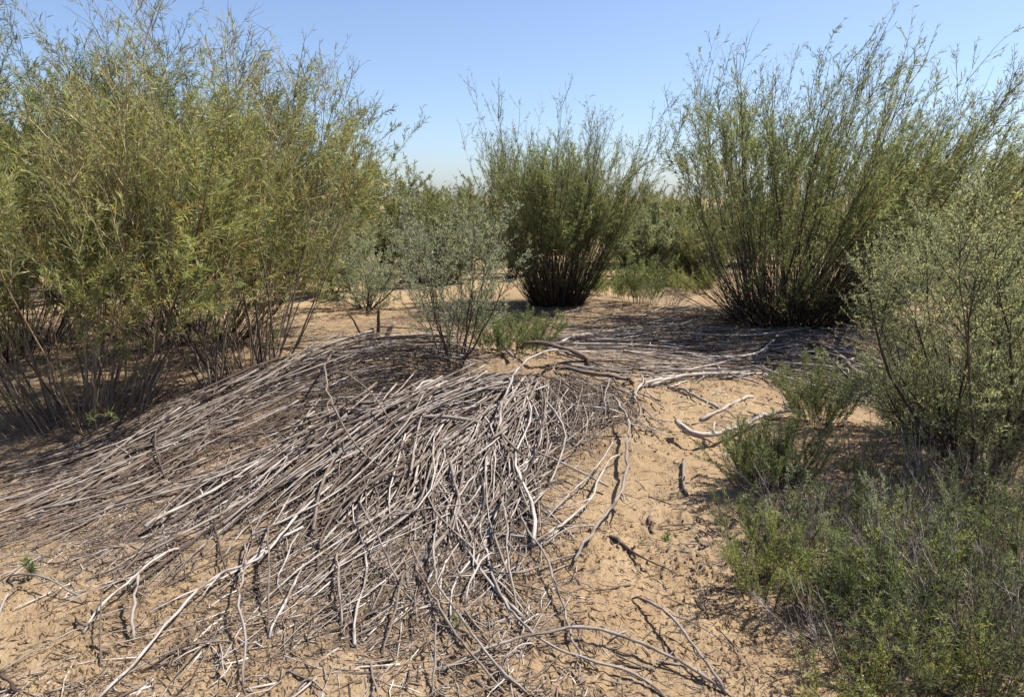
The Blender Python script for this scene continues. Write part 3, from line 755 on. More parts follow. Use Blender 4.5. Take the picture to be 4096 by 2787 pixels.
hand([(690, 870), (676, 1050), (668, 1275)], 10, 'dark twig standing in the bare sand at lower left', 0.03, 0.7, R7, 0.2, (0.08, 0))
hand([(500, 970), (540, 1010), (590, 1015)], 16, 'stubby dark piece of bark on sand at lower left', 0.02, 0.9, R7, 0.2)
hand([(600, 1130), (660, 1165), (745, 1200)], 15, 'dark stub of wood on sand at the lower left', 0.01, 0.8, R7, 0.15)
hand([(-30, 1345), (40, 1400), (120, 1455)], 20, 'dark thick stick end in the bottom left corner', 0.03, 0.8, R7, 0.05)
hand([(110, 480), (160, 518), (230, 525), (330, 490), (490, 425), (640, 390)], 20, 'upturned bleached branch curving over bare sand toward the green herbs', 0.03, 0.6, R6, 0.95, (0.08, 0.03), 4)
hand([(148, 580), (135, 640), (152, 722)], 12, 'short crooked twig lying on the smooth bare sand', 0.02, 0.8, R6, 0.5)
hand([(690, 90), (780, 170), (870, 260), (960, 310), (1080, 350)], 17, 'thick brown stick slanting down right in the pile under the leaning willow', 0.12, 0.7, R6, 0.4)
hand([(0, 275), (120, 245), (270, 228), (420, 220)], 13, 'pale level stick along the back edge of the bare sand', 0.03, 0.7, R6, 0.9)
hand([(215, 405), (330, 360), (430, 310)], 13, 'bundle stick of split pale wood on the bare sand', 0.02, 0.8, R6, 0.9)
hand([(125, 275), (200, 325), (290, 360)], 11, 'short pale stick slanting on the bare sand behind the upturned branch', 0.03, 0.8, R6, 0.85)
hand([(1130, 335), (1250, 385), (1400, 408), (1510, 392)], 22, 'heavy brown log end lying over the crest of the heap', 0.16, 0.8, R5, 0.3, (0.05, 0))
hand([(1330, 420), (1480, 470), (1620, 492), (1770, 502)], 22, 'heavy brown log lying right of the crest, half over bare sand', 0.07, 0.7, R5, 0.35)
hand([(215, 865), (400, 838), (650, 820), (1020, 785)], 15, 'level thick stick lying across the face of the heap', 0.16, 1.1, R5, 0.6)
hand([(260, 390), (140, 415), (60, 450), (20, 560), (15, 660), (40, 800), (110, 920), (220, 1020), (450, 1090)], 12, 'hoop shaped thin branch arching over the left of the heap', 0.30, 0.5, R5, 0.45)
hand([(25, 575), (100, 600), (250, 740), (370, 850), (480, 940)], 9, 'thin straight branch springing off the hoop shaped one', 0.22, 0.5, R5, 0.45, (0.15, 0.05))
hand([(705, 550), (650, 562), (560, 640), (440, 760)], 13, 'light stick with a bent head on the face of the heap', 0.18, 0.8, R5, 0.95)
hand([(1090, 540), (950, 612), (700, 682), (500, 740), (330, 800)], 16, 'thick grey pole on the upper face of the heap', 0.16, 0.7, R5, 0.55)
hand([(970, 225), (1020, 300), (1080, 372)], 12, 'stick leaning upright beside the small green herb at the crest', 0.06, 0.8, R5, 0.5, (0.25, 0.05))
hand([(2010, 478), (1880, 510), (1800, 545), (1775, 602)], 14, 'bleached bent stick at the top of the bare sand', 0.04, 0.8, R5, 1.0)
hand([(1330, 480), (1560, 520), (1700, 560), (1790, 620), (1815, 665), (1795, 705), (1720, 745)], 10, 'hooked grey twig ending in a curl on bare sand', 0.05, 0.5, R5, 0.7)
hand([(1340, 400), (1320, 450), (1240, 510), (1130, 590), (1060, 690), (1010, 820), (975, 930)], 12, 'bent pale stick that folds over the crest of the heap', 0.24, 0.7, R5, 0.9, (0.10, 0.02))
hand([(1190, 260), (1330, 320), (1500, 370), (1620, 400)], 13, 'straight dark stick slanting over the pale level sticks behind the crest', 0.10, 0.7, R5, 0.3)
hand([(1330, 280), (1430, 245), (1530, 210)], 13, 'forked bleached stick behind the crest of the heap', 0.06, 0.8, R5, 1.0)

GROUPS = {
 'upper': ('of the upper left bundle', 'sticks in the upper left bundle', 56),
 'middle': ('of the left fan', 'sticks in the left fan', 74),
 'front': ('of the front fan', 'sticks in the front fan', 42),
 'spill': ('of the right tangle', 'twigs in the right tangle', 14),
 'back': ('of the band behind the crest', 'sticks in the level band behind', 40),
 'right': ('of the pile by the pale shrub', 'sticks in the right pile', 24),
}
THICK = {'gap': 0.04, 'skirt': 0.03, 'upper': 0.27, 'middle': 0.22, 'front': 0.18, 'spill': 0.17, 'back': 0.09, 'right': 0.15}

META = []
def bundle_paths(key, n, len_rng, n_pts=9, scatter=7.0, bend=0.05, tmax=1.0, lay=(0, 1)):
    A0, A1 = GW[key]
    Lm = (np.linalg.norm(np.diff(A0, axis=0), axis=1).sum() + np.linalg.norm(np.diff(A1, axis=0), axis=1).sum()) / 2
    out = []
    for _ in range(n):
        s = rng.random() * 1.1 - 0.05
        ds = rng.normal() * 0.09
        ln = min((len_rng[0] + (len_rng[1] - len_rng[0]) * rng.random()), Lm * 0.95)
        dt = ln / Lm
        reach = 0.7 + 0.3 * rng.random() if key in ('middle', 'front', 'spill') else 1.0
        t0 = rng.random() ** {'upper': 0.9, 'middle': 0.85, 'front': 0.85}.get(key, 1.1) * max(tmax * reach - dt, 0.02)
        u = np.linspace(0, 1, n_pts)
        t = np.clip(t0 + dt * u, 0, 1) * (len(A0) - 1)
        i = np.minimum(t.astype(int), len(A0) - 2); w = (t - i)[:, None]
        a = A0[i] * (1 - w) + A0[i + 1] * w; b = A1[i] * (1 - w) + A1[i + 1] * w
        ss = (s + ds * (u - 0.5))[:, None]
        p = a * (1 - ss) + b * ss
        c = p.mean(0)
        # stay stiff: blend with the chord
        ch = p[0] + (p[-1] - p[0]) * u[:, None]
        p = p * 0.65 + ch * 0.35
        an = RAD(rng.normal() * scatter * (3.0 if rng.random() < 0.18 else 1) * min(1.3, 0.9 / ln))
        ca, sa = math.cos(an), math.sin(an)
        xy = p[:, :2] - c[:2]
        xy = np.stack([xy[:, 0] * ca - xy[:, 1] * sa, xy[:, 0] * sa + xy[:, 1] * ca], 1)
        nrm = np.array([-(xy[-1] - xy[0])[1], (xy[-1] - xy[0])[0]]); nrm = nrm / max(np.linalg.norm(nrm), 1e-6)
        xy = xy + nrm * (bend * ln * rng.normal() * np.sin(u * math.pi) + 0.012 * ln * rng.normal() * np.sin(u * 9 + rng.random() * 6))[:, None]
        q = np.stack([xy[:, 0] + c[0], xy[:, 1] + c[1], np.zeros(n_pts)], 1)
        tt = np.clip(t0 + dt * u, 0, 1)
        prof = THICK[key] * (0.25 + 0.75 * np.sin(np.clip((0.12 + tt) * 1.15, 0, 1) * math.pi) ** 0.8) * (1 - 0.75 * tt ** 1.5) * (0.5 + 0.5 * math.sin(min(max(s, 0), 1) * math.pi))
        lv = lay[0] + (lay[1] - lay[0]) * rng.random()
        META.append(t0 + dt / 2)
        g = ground_h(q[:, 0], q[:, 1])
        z = g + lv * prof
        zs = z.copy()
        for _k in range(6): zs[1:-1] = (zs[:-2] + 2 * zs[1:-1] + zs[2:]) / 4
        q[:, 2] = np.maximum(zs, g - 0.004) + np.abs(rng.normal()) * 0.022 * (u if rng.random() < 0.5 else 1 - u) * lv + rng.normal() * 0.004
        out.append(q)
    return np.array(out)

for key, (lab, grp, n) in GROUPS.items():
    if key == 'spill':
        META.clear(); Pb = bundle_paths(key, n, (0.5, 1.0), 10, 24, 0.16, lay=(0.5, 1.1)); rr = 0.003 + 0.003 * rng.random(n)
    else:
        META.clear(); Pb = bundle_paths(key, n, (0.7, 1.9), 10, 9.5, 0.075, lay=(0.45, 1.1)); rr = (0.0040 + 0.0066 * rng.random(n) ** 2) * {'back': 1.35, 'right': 1.3}.get(key, 1.0)
    for P_, r_, t_ in zip(Pb, rr, list(META)):
        P_[:, 2] += r_
        v_ = rng.random() * {'upper': 0.74, 'middle': 0.92}.get(key, 1.0)
        tone = ('blackish', 'brown', 'brownish-grey', 'mid-grey', 'grey', 'pale', 'bleached')[min(int(v_ * 7), 6)]
        siz = ('slender', 'thin', 'middling', 'stout', 'thick')[int(np.searchsorted((0.0050, 0.0060, 0.0075, 0.0095), r_))]
        ends = {'upper': ('crest', 'left'), 'back': ('left', 'right'), 'right': ('left', 'right')}.get(key, ('crest', 'lower'))
        wh = (f'at the {ends[0]} end', f'near the {ends[0]} end', f'near the {ends[1]} end', f'at the {ends[1]} end')[min(int(t_ * 4), 3)]
        lab_ = f'{siz} {tone} ' + ('curled twig ' if key == 'spill' else 'stick ') + f'{wh} {lab}'
        if rng.random() < 0.5: P_ = P_[::-1].copy()
        stick_object(P_, r_ * 1.15, r_ * 0.6, lab_, grp, var=v_, stubs=int(rng.integers(0, 4)), k=5)
        NSTICK += 1

# the thinner sticks and twigs below and between them
mb = MB()
for key, n1, n2 in (('upper', 330, 900), ('middle', 430, 1000), ('front', 340, 800), ('spill', 50, 360), ('back', 270, 420), ('right', 170, 320), ('gap', 90, 600), ('skirt', 80, 360)):
    sp_ = key == 'spill'
    Pb = bundle_paths(key, n1, (0.4, 1.3), 7, 22 if sp_ else 11, 0.14 if sp_ else 0.06, lay=(0.0, 0.8))
    tubes(mb, Pb, (0.0025 + 0.0048 * rng.random((n1, 1)) ** 1.7) * (1.35 if key in ('back', 'right') else 1) * np.linspace(1.15, 0.6, 7)[None] * (0.55 if sp_ else 1), 4, var=rng.random(n1) ** (1.5 if key == 'upper' else 1.0))
    Pb = bundle_paths(key, n2, (0.15, 0.8), 6, 40 if sp_ else 18, 0.16 if sp_ else 0.08, lay=(0.0, 0.45))
    tubes(mb, Pb, (0.0014 + 0.002 * rng.random((n2, 1))) * np.linspace(1.1, 0.6, 6)[None], 3, var=0.75 * rng.random(n2) ** 1.6)  # finest twigs coloured darker so the gaps in the heap read as shade
o = mb.build('dead_sticks', M_STICK, kind='stuff')
tag(o, 'mass of thinner grey sticks and twigs filling the heap', 'sticks')

# ------------------------------------------------------------------ litter on the sand
def litter(n, area, lr, rr, zoff=0.0, keep=None, flat=0.12, aim=None):
    """n short twigs over an area given as photo sightings (quads)"""
    qs = []
    for (x0, y0, x1, y1, w) in area:
        m = int(n * w)
        sx = x0 + (x1 - x0) * rng.random(m); sy = y0 + (y1 - y0) * rng.random(m)
        qs.append(np.stack([sx, sy], 1))
    q = np.concatenate(qs)
    p = np.concatenate([Dp(q[i:i + 3000]) for i in range(0, len(q), 3000)])
    if keep is not None:
        p = p[keep(p)]
    m = len(p)
    a = rng.random(m) * math.pi * 2 if aim is None else aim + rng.normal(size=m) * 0.6
    d = np.stack([np.cos(a), np.sin(a), rng.normal(size=m) * flat], 1)
    P = grow(p + np.array([0, 0, zoff]), d, lr[0] + (lr[1] - lr[0]) * rng.random(m) ** 2, 4, pull=0.0, wob=0.14)
    g = ground_h(P[..., 0], P[..., 1])
    P[..., 2] = np.maximum(P[..., 2], g + 0.0005)
    P[:, 1:, 2] = np.minimum(P[:, 1:, 2], g[:, 1:] + 0.04)
    return P, rr[0] + (rr[1] - rr[0]) * rng.random((m, 1)) ** 2

mb = MB()
def patchy(p):
    return rng.random(len(p)) < np.clip(0.55 + 1.6 * vnoise(p[:, 0] * 1.6, p[:, 1] * 1.6, 31), 0.05, 1)
P_, r_ = litter(520, [(-40, 1240, 1330, 1600, 0.75), (600, 1000, 1330, 1450, 0.25)], (0.12, 0.45), (0.0020, 0.0055), keep=patchy, aim=-2.1, flat=0.05, zoff=0.004)
tubes(mb, P_, r_ * np.linspace(1.1, 0.6, 4)[None], 4, var=np.clip(rng.normal(0.7, 0.25, len(P_)), 0, 1))
P_, r_ = litter(14000, [(-40, 1200, 1330, 1600, 0.55), (600, 1000, 1330, 1450, 0.25), (-40, 1050, 700, 1300, 0.20)], (0.02, 0.13), (0.0010, 0.0034), keep=patchy)
tubes(mb, P_, r_ * np.ones((1, 4)), 3, var=np.clip(rng.normal(0.5, 0.25, len(P_)), 0, 1), cap=False)
P_, r_ = litter(7000, [(1330, 850, 1750, 1600, 0.35), (1150, 690, 2000, 900, 0.4), (1600, 950, 2400, 1600, 0.25)], (0.02, 0.11), (0.0009, 0.0025), keep=patchy)
tubes(mb, P_, r_ * np.ones((1, 4)), 3, var=np.clip(rng.normal(0.45, 0.25, len(P_)), 0, 1), cap=False)
# under the willows and across the shaded ground behind
P_, r_ = litter(7000, [(-40, 720, 900, 1000, 0.4), (650, 690, 1250, 830, 0.25), (1150, 690, 2000, 800, 0.35)], (0.05, 0.35), (0.0014, 0.0035), keep=patchy, flat=0.06)
tubes(mb, P_, r_ * np.ones((1, 4)), 3, var=np.clip(rng.normal(0.4, 0.25, len(P_)), 0, 1), cap=False)
o = mb.build('twig_litter', M_LITTER, kind='stuff')
tag(o, 'brown twig and bark litter scattered over the sand', 'litter')

# fallen leaves and chaff
mb = MB()
q = np.concatenate([np.stack([-40 + 1380 * rng.random(4500), 1180 + 410 * rng.random(4500)], 1), np.stack([1330 + 600 * rng.random(2600), 860 + 730 * rng.random(2600)], 1),
                    np.stack([-40 + 2050 * rng.random(6000), 700 + 200 * rng.random(6000)], 1)])
p = np.concatenate([Dp(q[i:i + 3000]) for i in range(0, len(q), 3000)])
p = p[rng.random(len(p)) < np.clip(0.45 + 1.8 * vnoise(p[:, 0] * 1.9, p[:, 1] * 1.9, 51), 0.03, 1)]
m = len(p); a_ = rng.random(m) * 6.283
leaves(mb, p + np.array([0, 0, 0.003]), np.stack([np.cos(a_), np.sin(a_), 0.12 * rng.normal(size=m)], 1), 0.015 + 0.04 * rng.random(m), 0.002 + 0.004 * rng.random(m), flat=(0, 0, 1))
o = mb.build('fallen_leaves', M_CHAFF, smooth=False, kind='stuff'); tag(o, 'dry fallen leaves and chaff lying over the sand', 'leaf litter')

# longer stray sticks lying level in the shade of the leaning and middle willows
mb = MB()
P_, r_ = litter(75, [(1370, 875, 1820, 985, 1.0)], (0.12, 0.5), (0.003, 0.007), flat=0.03, zoff=0.006)
tubes(mb, P_, r_ * np.linspace(1.1, 0.7, 4)[None], 5)
P_, r_ = litter(50, [(1400, 985, 1640, 1560, 1.0)], (0.05, 0.22), (0.002, 0.0055), flat=0.03, zoff=0.004)
tubes(mb, P_, r_ * np.linspace(1.1, 0.7, 4)[None], 5, var=rng.random(len(P_)) * 0.6)
P_, r_ = litter(260, [(1180, 700, 1980, 770, 0.8), (560, 760, 1050, 800, 0.2)], (0.5, 1.6), (0.003, 0.008), aim=0.05, flat=0.02, zoff=0.015)
tubes(mb, P_, r_ * np.ones((1, 4)), 4)
o = mb.build('stray_sticks', M_STICK, kind='stuff'); tag(o, 'stray sticks strewn over the bare sand and under the leaning willow', 'sticks')

# crumbs of damp sand
mb = MB()
n = 5200
q = np.stack([1150 + 700 * rng.random(n), 860 + 740 * rng.random(n)], 1)
q = np.concatenate([q, np.stack([-40 + 1400 * rng.random(5200), 1250 + 340 * rng.random(5200)], 1)])
p = np.concatenate([Dp(q[i:i + 2500]) for i in range(0, len(q), 2500)])
p = p[vnoise(p[:, 0] * 2.2, p[:, 1] * 2.2, 41) > -0.05]
m = len(p)
oct_ = np.array([(1, 0, 0), (0, 1, 0), (-1, 0, 0), (0, -1, 0), (0, 0, 1), (0, 0, -1)], float)
fo = np.array([(0, 1, 4), (1, 2, 4), (2, 3, 4), (3, 0, 4), (1, 0, 5), (2, 1, 5), (3, 2, 5), (0, 3, 5)])
V = p[:, None] + oct_[None] * (0.003 + 0.011 * rng.random((m, 1, 1)) ** 2.5) * (0.6 + 0.8 * rng.random((m, 6, 1)))
mb.add(V.reshape(-1, 3), F3=(np.arange(m)[:, None, None] * 6 + fo[None]).reshape(-1, 3), var=np.repeat(0.5 * rng.random(m), 6))
o = mb.build('sand_crumbs', M_SAND, smooth=False, kind='stuff'); tag(o, 'crumbs of damp sand scattered over the bare ground', 'sand')

# ------------------------------------------------------------------ stump at the crest
st_b = base_at((848, 782))
root = empty('dead_stump', st_b, 'broken grey stump with dark snapped prongs at the back of the heap', 'stump')
mb = MB(); rng = np.random.default_rng(61)
tubes(mb, grow(st_b[None] + np.array([[-0.04, 0, -0.04]]), np.array([[0.25, 0, 0.9]]), np.array([0.26]), 6, 0, 0.15), np.array([[0.07, 0.06, 0.05, 0.04, 0.035, 0.02]]), 8, var=[0.3])
mb.build('trunk', M_STICK, root, origin=st_b)
for (dx, dz, tx, tz, r, ln, v) in [(-0.12, 0.16, -0.5, 1, 0.019, 0.40, 0.0), (0.06, 0.16, 0.08, 1, 0.030, 0.42, 0.02), (0.14, 0.12, 0.45, 1, 0.040, 0.30, 0.6), (-0.02, 0.10, -1, 0.22, 0.024, 0.42, 0.3), (-0.1, 0.04, 0.25, 0.9, 0.026, 0.30, 0.1), (0.05, 0.12, 1, -0.12, 0.022, 0.65, 0.5)]:
    mb = MB()
    tubes(mb, grow(st_b[None] + np.array([[dx, -0.03, dz - 0.05]]), np.array([[tx, -0.1, tz]]), np.array([ln * 0.78]), 6, 0, 0.14), 0.75 * np.array([[r, r * 0.95, r * 0.9, r * 0.8, r * 0.6, r * 0.3]]), 6, var=[v])
    mb.build('prong', M_STICK, root, origin=st_b)

# split wood on the bare sand
rng = np.random.default_rng(62)
hand([(1640, 1370), (1690, 1400), (1740, 1440), (1800, 1475)], 20, 'cracked dark piece of split wood on the bare sand', 0.0, 0.7, R5, 0.15)
hand([(1625, 1370), (1650, 1405), (1690, 1430)], 13, 'dark bark flake beside the cracked piece of wood', 0.0, 0.7, R5, 0.0)
hand([(1860, 1240), (1870, 1290), (1885, 1335)], 14, 'dark twig stub standing alone on the bare sand', 0.01, 0.8, R5, 0.1)

# ------------------------------------------------------------------ wormwood and dry herbs in the right foreground
def herb(name, label, dxy, H, n, leafm, seed, tilt=0.7, dens=260, leaf=(0.022, 0.0022), stems=M_SALTST, nb=5, buds=0, spread=0.10, group=None):
    global rng
    rng = np.random.default_rng(seed)
    base = base_at(dxy)
    root = empty(name, base, label, 'plant', group)
    ph = rng.random(n) * 6.283; r = spread * np.sqrt(rng.random(n)); th = tilt * (0.1 + 0.9 * rng.random(n))
    bx, by = base[0] + r * np.cos(ph), base[1] + r * np.sin(ph)
    b = np.stack([bx, by, ground_h(bx, by) - 0.01], 1)
    d = np.stack([np.sin(th) * np.cos(ph), np.sin(th) * np.sin(ph), np.cos(th)], 1)
    L = H * (0.55 + 0.5 * rng.random(n))
    P = grow(b, d, L, 7, pull=0.07, wob=0.10)
    idx = np.repeat(np.arange(n), nb); M = len(idx)
    t = 0.15 + 0.8 * rng.random(M)
    p, T = at(P, idx, t)
    ln = H * (0.12 + 0.22 * rng.random(M)) * (1.2 - 0.7 * t)
    tw = grow(p, swerve(T, 0.4 + 0.5 * rng.random(M)), ln, 4, pull=0.10, wob=0.12)
    mb = MB()
    tubes(mb, P, 0.0021 * np.linspace(1, 0.5, 7)[None] * (0.7 + 0.6 * rng.random((n, 1))), 3, cap=False)
    tubes(mb, tw, 0.0011 * np.linspace(1, 0.6, 4)[None] * np.ones((M, 1)), 3, cap=False)
    mb.build('stems', stems, root, origin=base, kind='stuff')
    if dens:
        mb = MB()
        for Pl, lens in ((P, L), (tw, ln)):
            k = (lens * dens * 1.4 * (0.5 + rng.random(len(lens)))).astype(int)
            ii = np.repeat(np.arange(len(lens)), k)
            q, Tq = at(Pl, ii, 0.15 + 0.85 * rng.random(len(ii)))
            sc = 0.6 + 0.8 * rng.random(len(ii))
            var = np.clip(rng.normal(0.45, 0.17, len(ii)) + 0.2 * rng.normal(size=len(lens))[ii], 0, 1)
            leaves(mb, q, swerve(Tq, 0.5 + 0.6 * rng.random(len(ii))), leaf[0] * sc, leaf[1] * np.ones(len(ii)), var, bend=0.15)
        mb.build('foliage', leafm, root, smooth=False, origin=base, kind='stuff')
    if buds:
        ii = rng.integers(0, M, buds)
        q, _ = at(tw, ii, 0.3 + 0.7 * rng.random(buds))
        mb = MB()
        for _k in range(2): leaves(mb, q, rng.normal(size=(buds, 3)), np.full(buds, 0.007), np.full(buds, 0.006))
        mb.build('flower_buds', M_BUD, root, smooth=False, origin=base, kind='stuff')
    return root

HERBS = [
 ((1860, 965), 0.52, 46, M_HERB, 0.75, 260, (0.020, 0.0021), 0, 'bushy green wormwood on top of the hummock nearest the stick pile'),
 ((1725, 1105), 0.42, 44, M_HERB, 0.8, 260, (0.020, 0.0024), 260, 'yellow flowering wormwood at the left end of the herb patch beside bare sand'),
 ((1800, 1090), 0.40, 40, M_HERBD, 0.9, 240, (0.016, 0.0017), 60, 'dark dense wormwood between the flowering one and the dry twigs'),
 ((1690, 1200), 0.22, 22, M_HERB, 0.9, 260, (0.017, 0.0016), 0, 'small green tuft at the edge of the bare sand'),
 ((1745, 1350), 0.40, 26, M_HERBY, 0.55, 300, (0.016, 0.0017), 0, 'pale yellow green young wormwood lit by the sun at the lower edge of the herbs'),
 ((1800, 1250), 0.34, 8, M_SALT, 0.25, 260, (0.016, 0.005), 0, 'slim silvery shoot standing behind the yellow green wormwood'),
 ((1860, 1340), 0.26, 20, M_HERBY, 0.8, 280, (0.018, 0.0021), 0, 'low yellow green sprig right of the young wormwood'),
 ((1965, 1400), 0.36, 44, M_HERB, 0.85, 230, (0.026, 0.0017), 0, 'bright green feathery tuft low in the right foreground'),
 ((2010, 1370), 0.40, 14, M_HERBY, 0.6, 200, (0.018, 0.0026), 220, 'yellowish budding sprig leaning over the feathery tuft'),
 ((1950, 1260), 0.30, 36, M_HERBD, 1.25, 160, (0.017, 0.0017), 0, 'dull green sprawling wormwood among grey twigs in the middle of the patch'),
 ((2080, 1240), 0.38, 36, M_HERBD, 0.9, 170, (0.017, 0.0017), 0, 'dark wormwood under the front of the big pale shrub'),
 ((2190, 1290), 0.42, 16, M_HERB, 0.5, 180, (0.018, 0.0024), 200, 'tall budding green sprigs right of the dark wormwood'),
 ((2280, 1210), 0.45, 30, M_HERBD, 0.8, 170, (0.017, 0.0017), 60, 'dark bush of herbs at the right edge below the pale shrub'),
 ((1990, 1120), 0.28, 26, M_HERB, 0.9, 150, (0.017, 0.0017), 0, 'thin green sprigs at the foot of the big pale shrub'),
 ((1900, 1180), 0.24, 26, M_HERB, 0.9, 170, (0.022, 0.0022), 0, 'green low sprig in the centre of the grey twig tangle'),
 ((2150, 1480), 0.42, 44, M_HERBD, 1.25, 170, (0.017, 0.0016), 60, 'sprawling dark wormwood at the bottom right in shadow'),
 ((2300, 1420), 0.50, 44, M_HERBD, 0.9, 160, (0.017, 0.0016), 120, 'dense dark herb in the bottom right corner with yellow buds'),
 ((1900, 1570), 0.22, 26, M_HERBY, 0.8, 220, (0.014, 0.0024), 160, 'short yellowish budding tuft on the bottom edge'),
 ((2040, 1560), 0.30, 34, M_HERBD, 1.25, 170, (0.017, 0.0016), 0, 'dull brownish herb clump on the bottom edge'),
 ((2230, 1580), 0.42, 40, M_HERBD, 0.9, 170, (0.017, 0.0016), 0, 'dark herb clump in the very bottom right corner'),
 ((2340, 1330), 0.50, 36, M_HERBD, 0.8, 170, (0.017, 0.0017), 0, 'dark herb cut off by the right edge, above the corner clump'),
 ((2020, 1300), 0.40, 14, M_SALT, 0.5, 260, (0.014, 0.0034), 0, 'pale grey spray rising in the middle of the dark wormwoods'),
 ((2240, 1380), 0.42, 16, M_SALTG, 0.6, 260, (0.014, 0.0034), 60, 'pale green spray near the right edge above the corner herbs'),
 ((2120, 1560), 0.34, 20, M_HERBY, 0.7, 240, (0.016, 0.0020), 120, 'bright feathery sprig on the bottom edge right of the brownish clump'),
 ((1160, 800), 0.42, 60, M_HERB, 0.7, 240, (0.024, 0.0032), 0, 'bright green herb at the right foot of the silvery shrub on the heap'),
 ((1010, 640), 0.75, 60, M_HERB, 0.8, 120, (0.035, 0.006), 0, 'green dome shaped herb on the sand behind the silvery shrub'),
 ((1450, 690), 0.85, 40, M_HERB, 0.6, 120, (0.035, 0.006), 0, 'dark green herb tuft beside the tumbled dry shrub'),
 ((1385, 675), 0.50, 50, M_HERBY, 0.8, 120, (0.032, 0.005), 0, 'light green herb right of the middle willow base'),
 ((1570, 665), 0.50, 60, M_HERBY, 0.9, 110, (0.032, 0.005), 0, 'yellow green low herb left of the leaning willow base'),
]
for i, (dxy, H, n, m_, ti, de, lf, bu, lab) in enumerate(HERBS):
    herb('wormwood', lab, dxy, H, n, m_, 200 + i, tilt=ti, dens=de, leaf=lf, buds=bu, spread=0.12 if dxy[1] > 900 else 0.3)

# dry leafless plants
for i, (dxy, H, n, ti, lab) in enumerate([
    ((1500, 692), 0.55, 120, 1.2, 'tumbled ball of dry purplish twigs on the ground between the willows'),
    ((2010, 1210), 0.42, 70, 1.25, 'sprawling dry grey stems in the middle of the herb patch'),
    ((2130, 1150), 0.5, 40, 0.6, 'dry brown upright stems at the foot of the big pale shrub'),
    ((2150, 1420), 0.55, 110, 1.35, 'mat of dry grey stems flattened under the dark herbs'),
    ((2290, 1520), 0.6, 100, 1.2, 'tangle of dry grey stems in the shadowed corner'),
    ((1850, 1420), 0.3, 26, 1.35, 'dry twig spray reaching out over the sand at the lower edge of the herbs'),
    ((2180, 1200), 0.45, 90, 1.2, 'brownish dry twigs in the shade under the right side of the big pale shrub'),
    ((1760, 1250), 0.3, 50, 1.25, 'dry brown twigs between the small tuft and the silvery shoot'),
    ((1950, 1500), 0.4, 80, 1.3, 'dry purplish twigs spread below the feathery tuft'),
    ((2060, 1320), 0.5, 80, 1.2, 'springy pale dry stems between the feathery tuft and the dark wormwood'),
    ((2200, 1330), 0.5, 80, 1.2, 'pale dry stems crossing behind the tall budding sprigs'),
    ((1960, 1040), 0.35, 60, 1.2, 'low dry twigs at the foot of the hummock under the big pale shrub'),
    ((1900, 1300), 0.4, 60, 1.3, 'dry grey twigs lying between the two yellow green sprigs'),
    ((1800, 1150), 0.4, 50, 1.3, 'dry brown stems below the flowering wormwood')]):
    herb('dry_herb', lab, dxy, H * 0.8, int(n * 0.85), None, 300 + i, tilt=ti, dens=0, stems=M_DRY, nb=6, spread=0.15 if dxy[1] > 900 else 0.35)

# seedlings
for i, (dxy, H, lab) in enumerate([((70, 1315), 0.14, 'tiny green seedling on the sand at the lower left'), ((850, 1312), 0.05, 'tiny green leaf rosette among the front sticks'),
                                   ((745, 1225), 0.05, 'tiny green sprout in the lower heap'), ((1030, 1425), 0.05, 'tiny round green seedling on sand near the bottom centre'),
                                   ((1520, 1225), 0.06, 'tiny seedling beside the dark stub on bare sand')]):
    herb('seedling', lab, dxy, H, 3 if H > .1 else 5, M_HERB, 400 + i, tilt=0.3 if H > .1 else 1.2, dens=300, leaf=(0.024, 0.004) if H > .1 else (0.012, 0.006), stems=M_HERB, nb=2, spread=0.01)

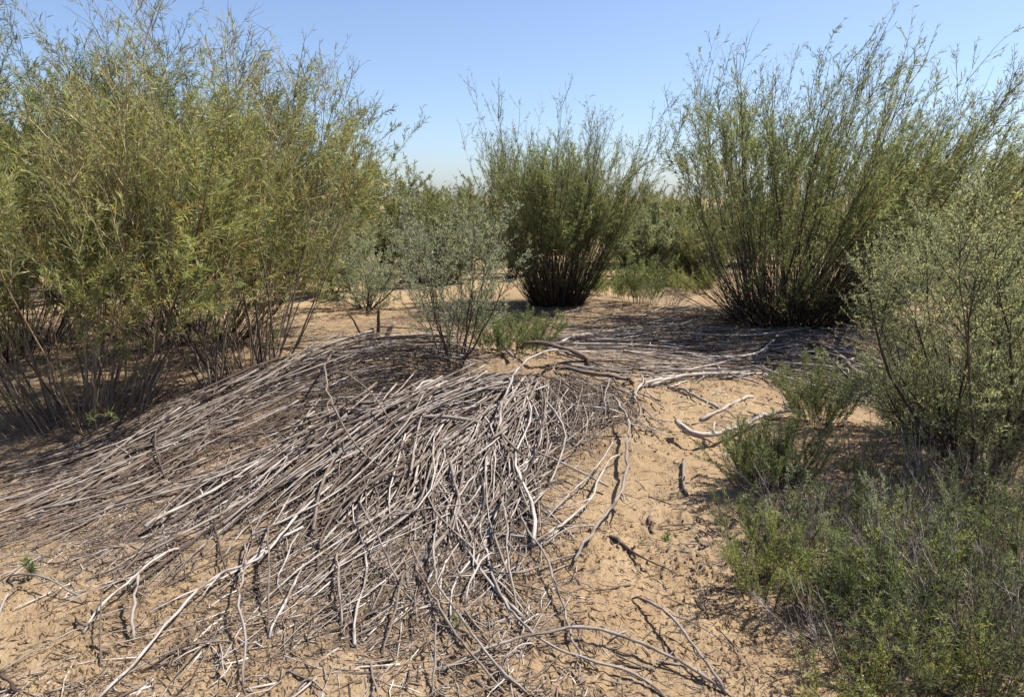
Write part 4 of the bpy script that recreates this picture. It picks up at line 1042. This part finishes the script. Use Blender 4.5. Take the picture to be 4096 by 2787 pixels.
# droppings on the bare sand
rng = np.random.default_rng(71)
pc = reg(*R6, [(200, 815), (215, 820), (190, 845), (205, 850), (240, 885), (225, 890), (215, 900), (200, 905), (245, 935), (235, 940), (222, 930), (213, 942), (190, 940), (205, 915), (280, 1165), (245, 1135), (218, 1025), (185, 1030), (140, 840), (170, 860), (262, 1125), (150, 1005)])
u, v = np.meshgrid(np.linspace(0, 2 * math.pi, 9)[:-1], np.linspace(0, math.pi, 6), indexing='ij')
sph = np.stack([np.sin(v) * np.cos(u), np.sin(v) * np.sin(u), np.cos(v)], -1)
mb = MB()
ii, jj = np.meshgrid(np.arange(8), np.arange(5), indexing='ij')
F = np.stack([ii * 6 + jj, ii * 6 + jj + 1, ((ii + 1) % 8) * 6 + jj + 1, ((ii + 1) % 8) * 6 + jj], -1).reshape(-1, 4)
mb.add(sph.reshape(-1, 3) * 0.0085, F4=F, var=np.full(48, 0.5), st=sph.reshape(-1, 3) * 0.01)
me = mb.mesh('dropping', M_DUNG)
for p in pc:
    o = bpy.data.objects.new('dropping', me); COL.objects.link(o)
    s = 0.8 + 0.5 * rng.random()
    o.location = p + np.array([0, 0, 0.006]); o.scale = (s, s * 0.9, s * 0.85); o.rotation_euler = rng.random(3) * 3
    tag(o, 'small round animal dropping on the bare sand beside the herbs', 'dropping', 'droppings on the sand')
# alike things that still share a label are told apart by their distance
def tell_apart(objs):
    by = {}
    for o in objs: by.setdefault(o['label'], []).append(o)
    num = ('', '', 'two', 'three', 'four', 'five', 'six', 'seven', 'eight', 'nine')
    order = ('first', 'second', 'third', 'fourth', 'fifth', 'sixth', 'seventh', 'eighth', 'ninth')
    for lab, os_ in by.items():
        n = len(os_)
        if n < 2 or n > 9: continue
        os_.sort(key=lambda o: o.location.y)
        for i, o in enumerate(os_):
            w = ('nearer' if n == 2 else 'nearest') if i == 0 else ('farther' if n == 2 else 'farthest') if i == n - 1 else order[i]
            l2 = lab
            for a_, b_ in ((' stick ', ' sticks '), (' twig ', ' twigs '), (' bush ', ' bushes ')):
                if a_ in l2: l2 = l2.replace(a_, b_, 1); break
            o['label'] = f'{w} of {num[n]} {l2}'.replace('near the ', 'near ').replace('at the ', 'at ')
tell_apart([o for o in SC.objects if o.get('category') in ('stick', 'bush') and o.get('group')])
print('sticks', NSTICK, 'tris', sum(len(o.data.polygons) for o in SC.objects if o.type == 'MESH'))
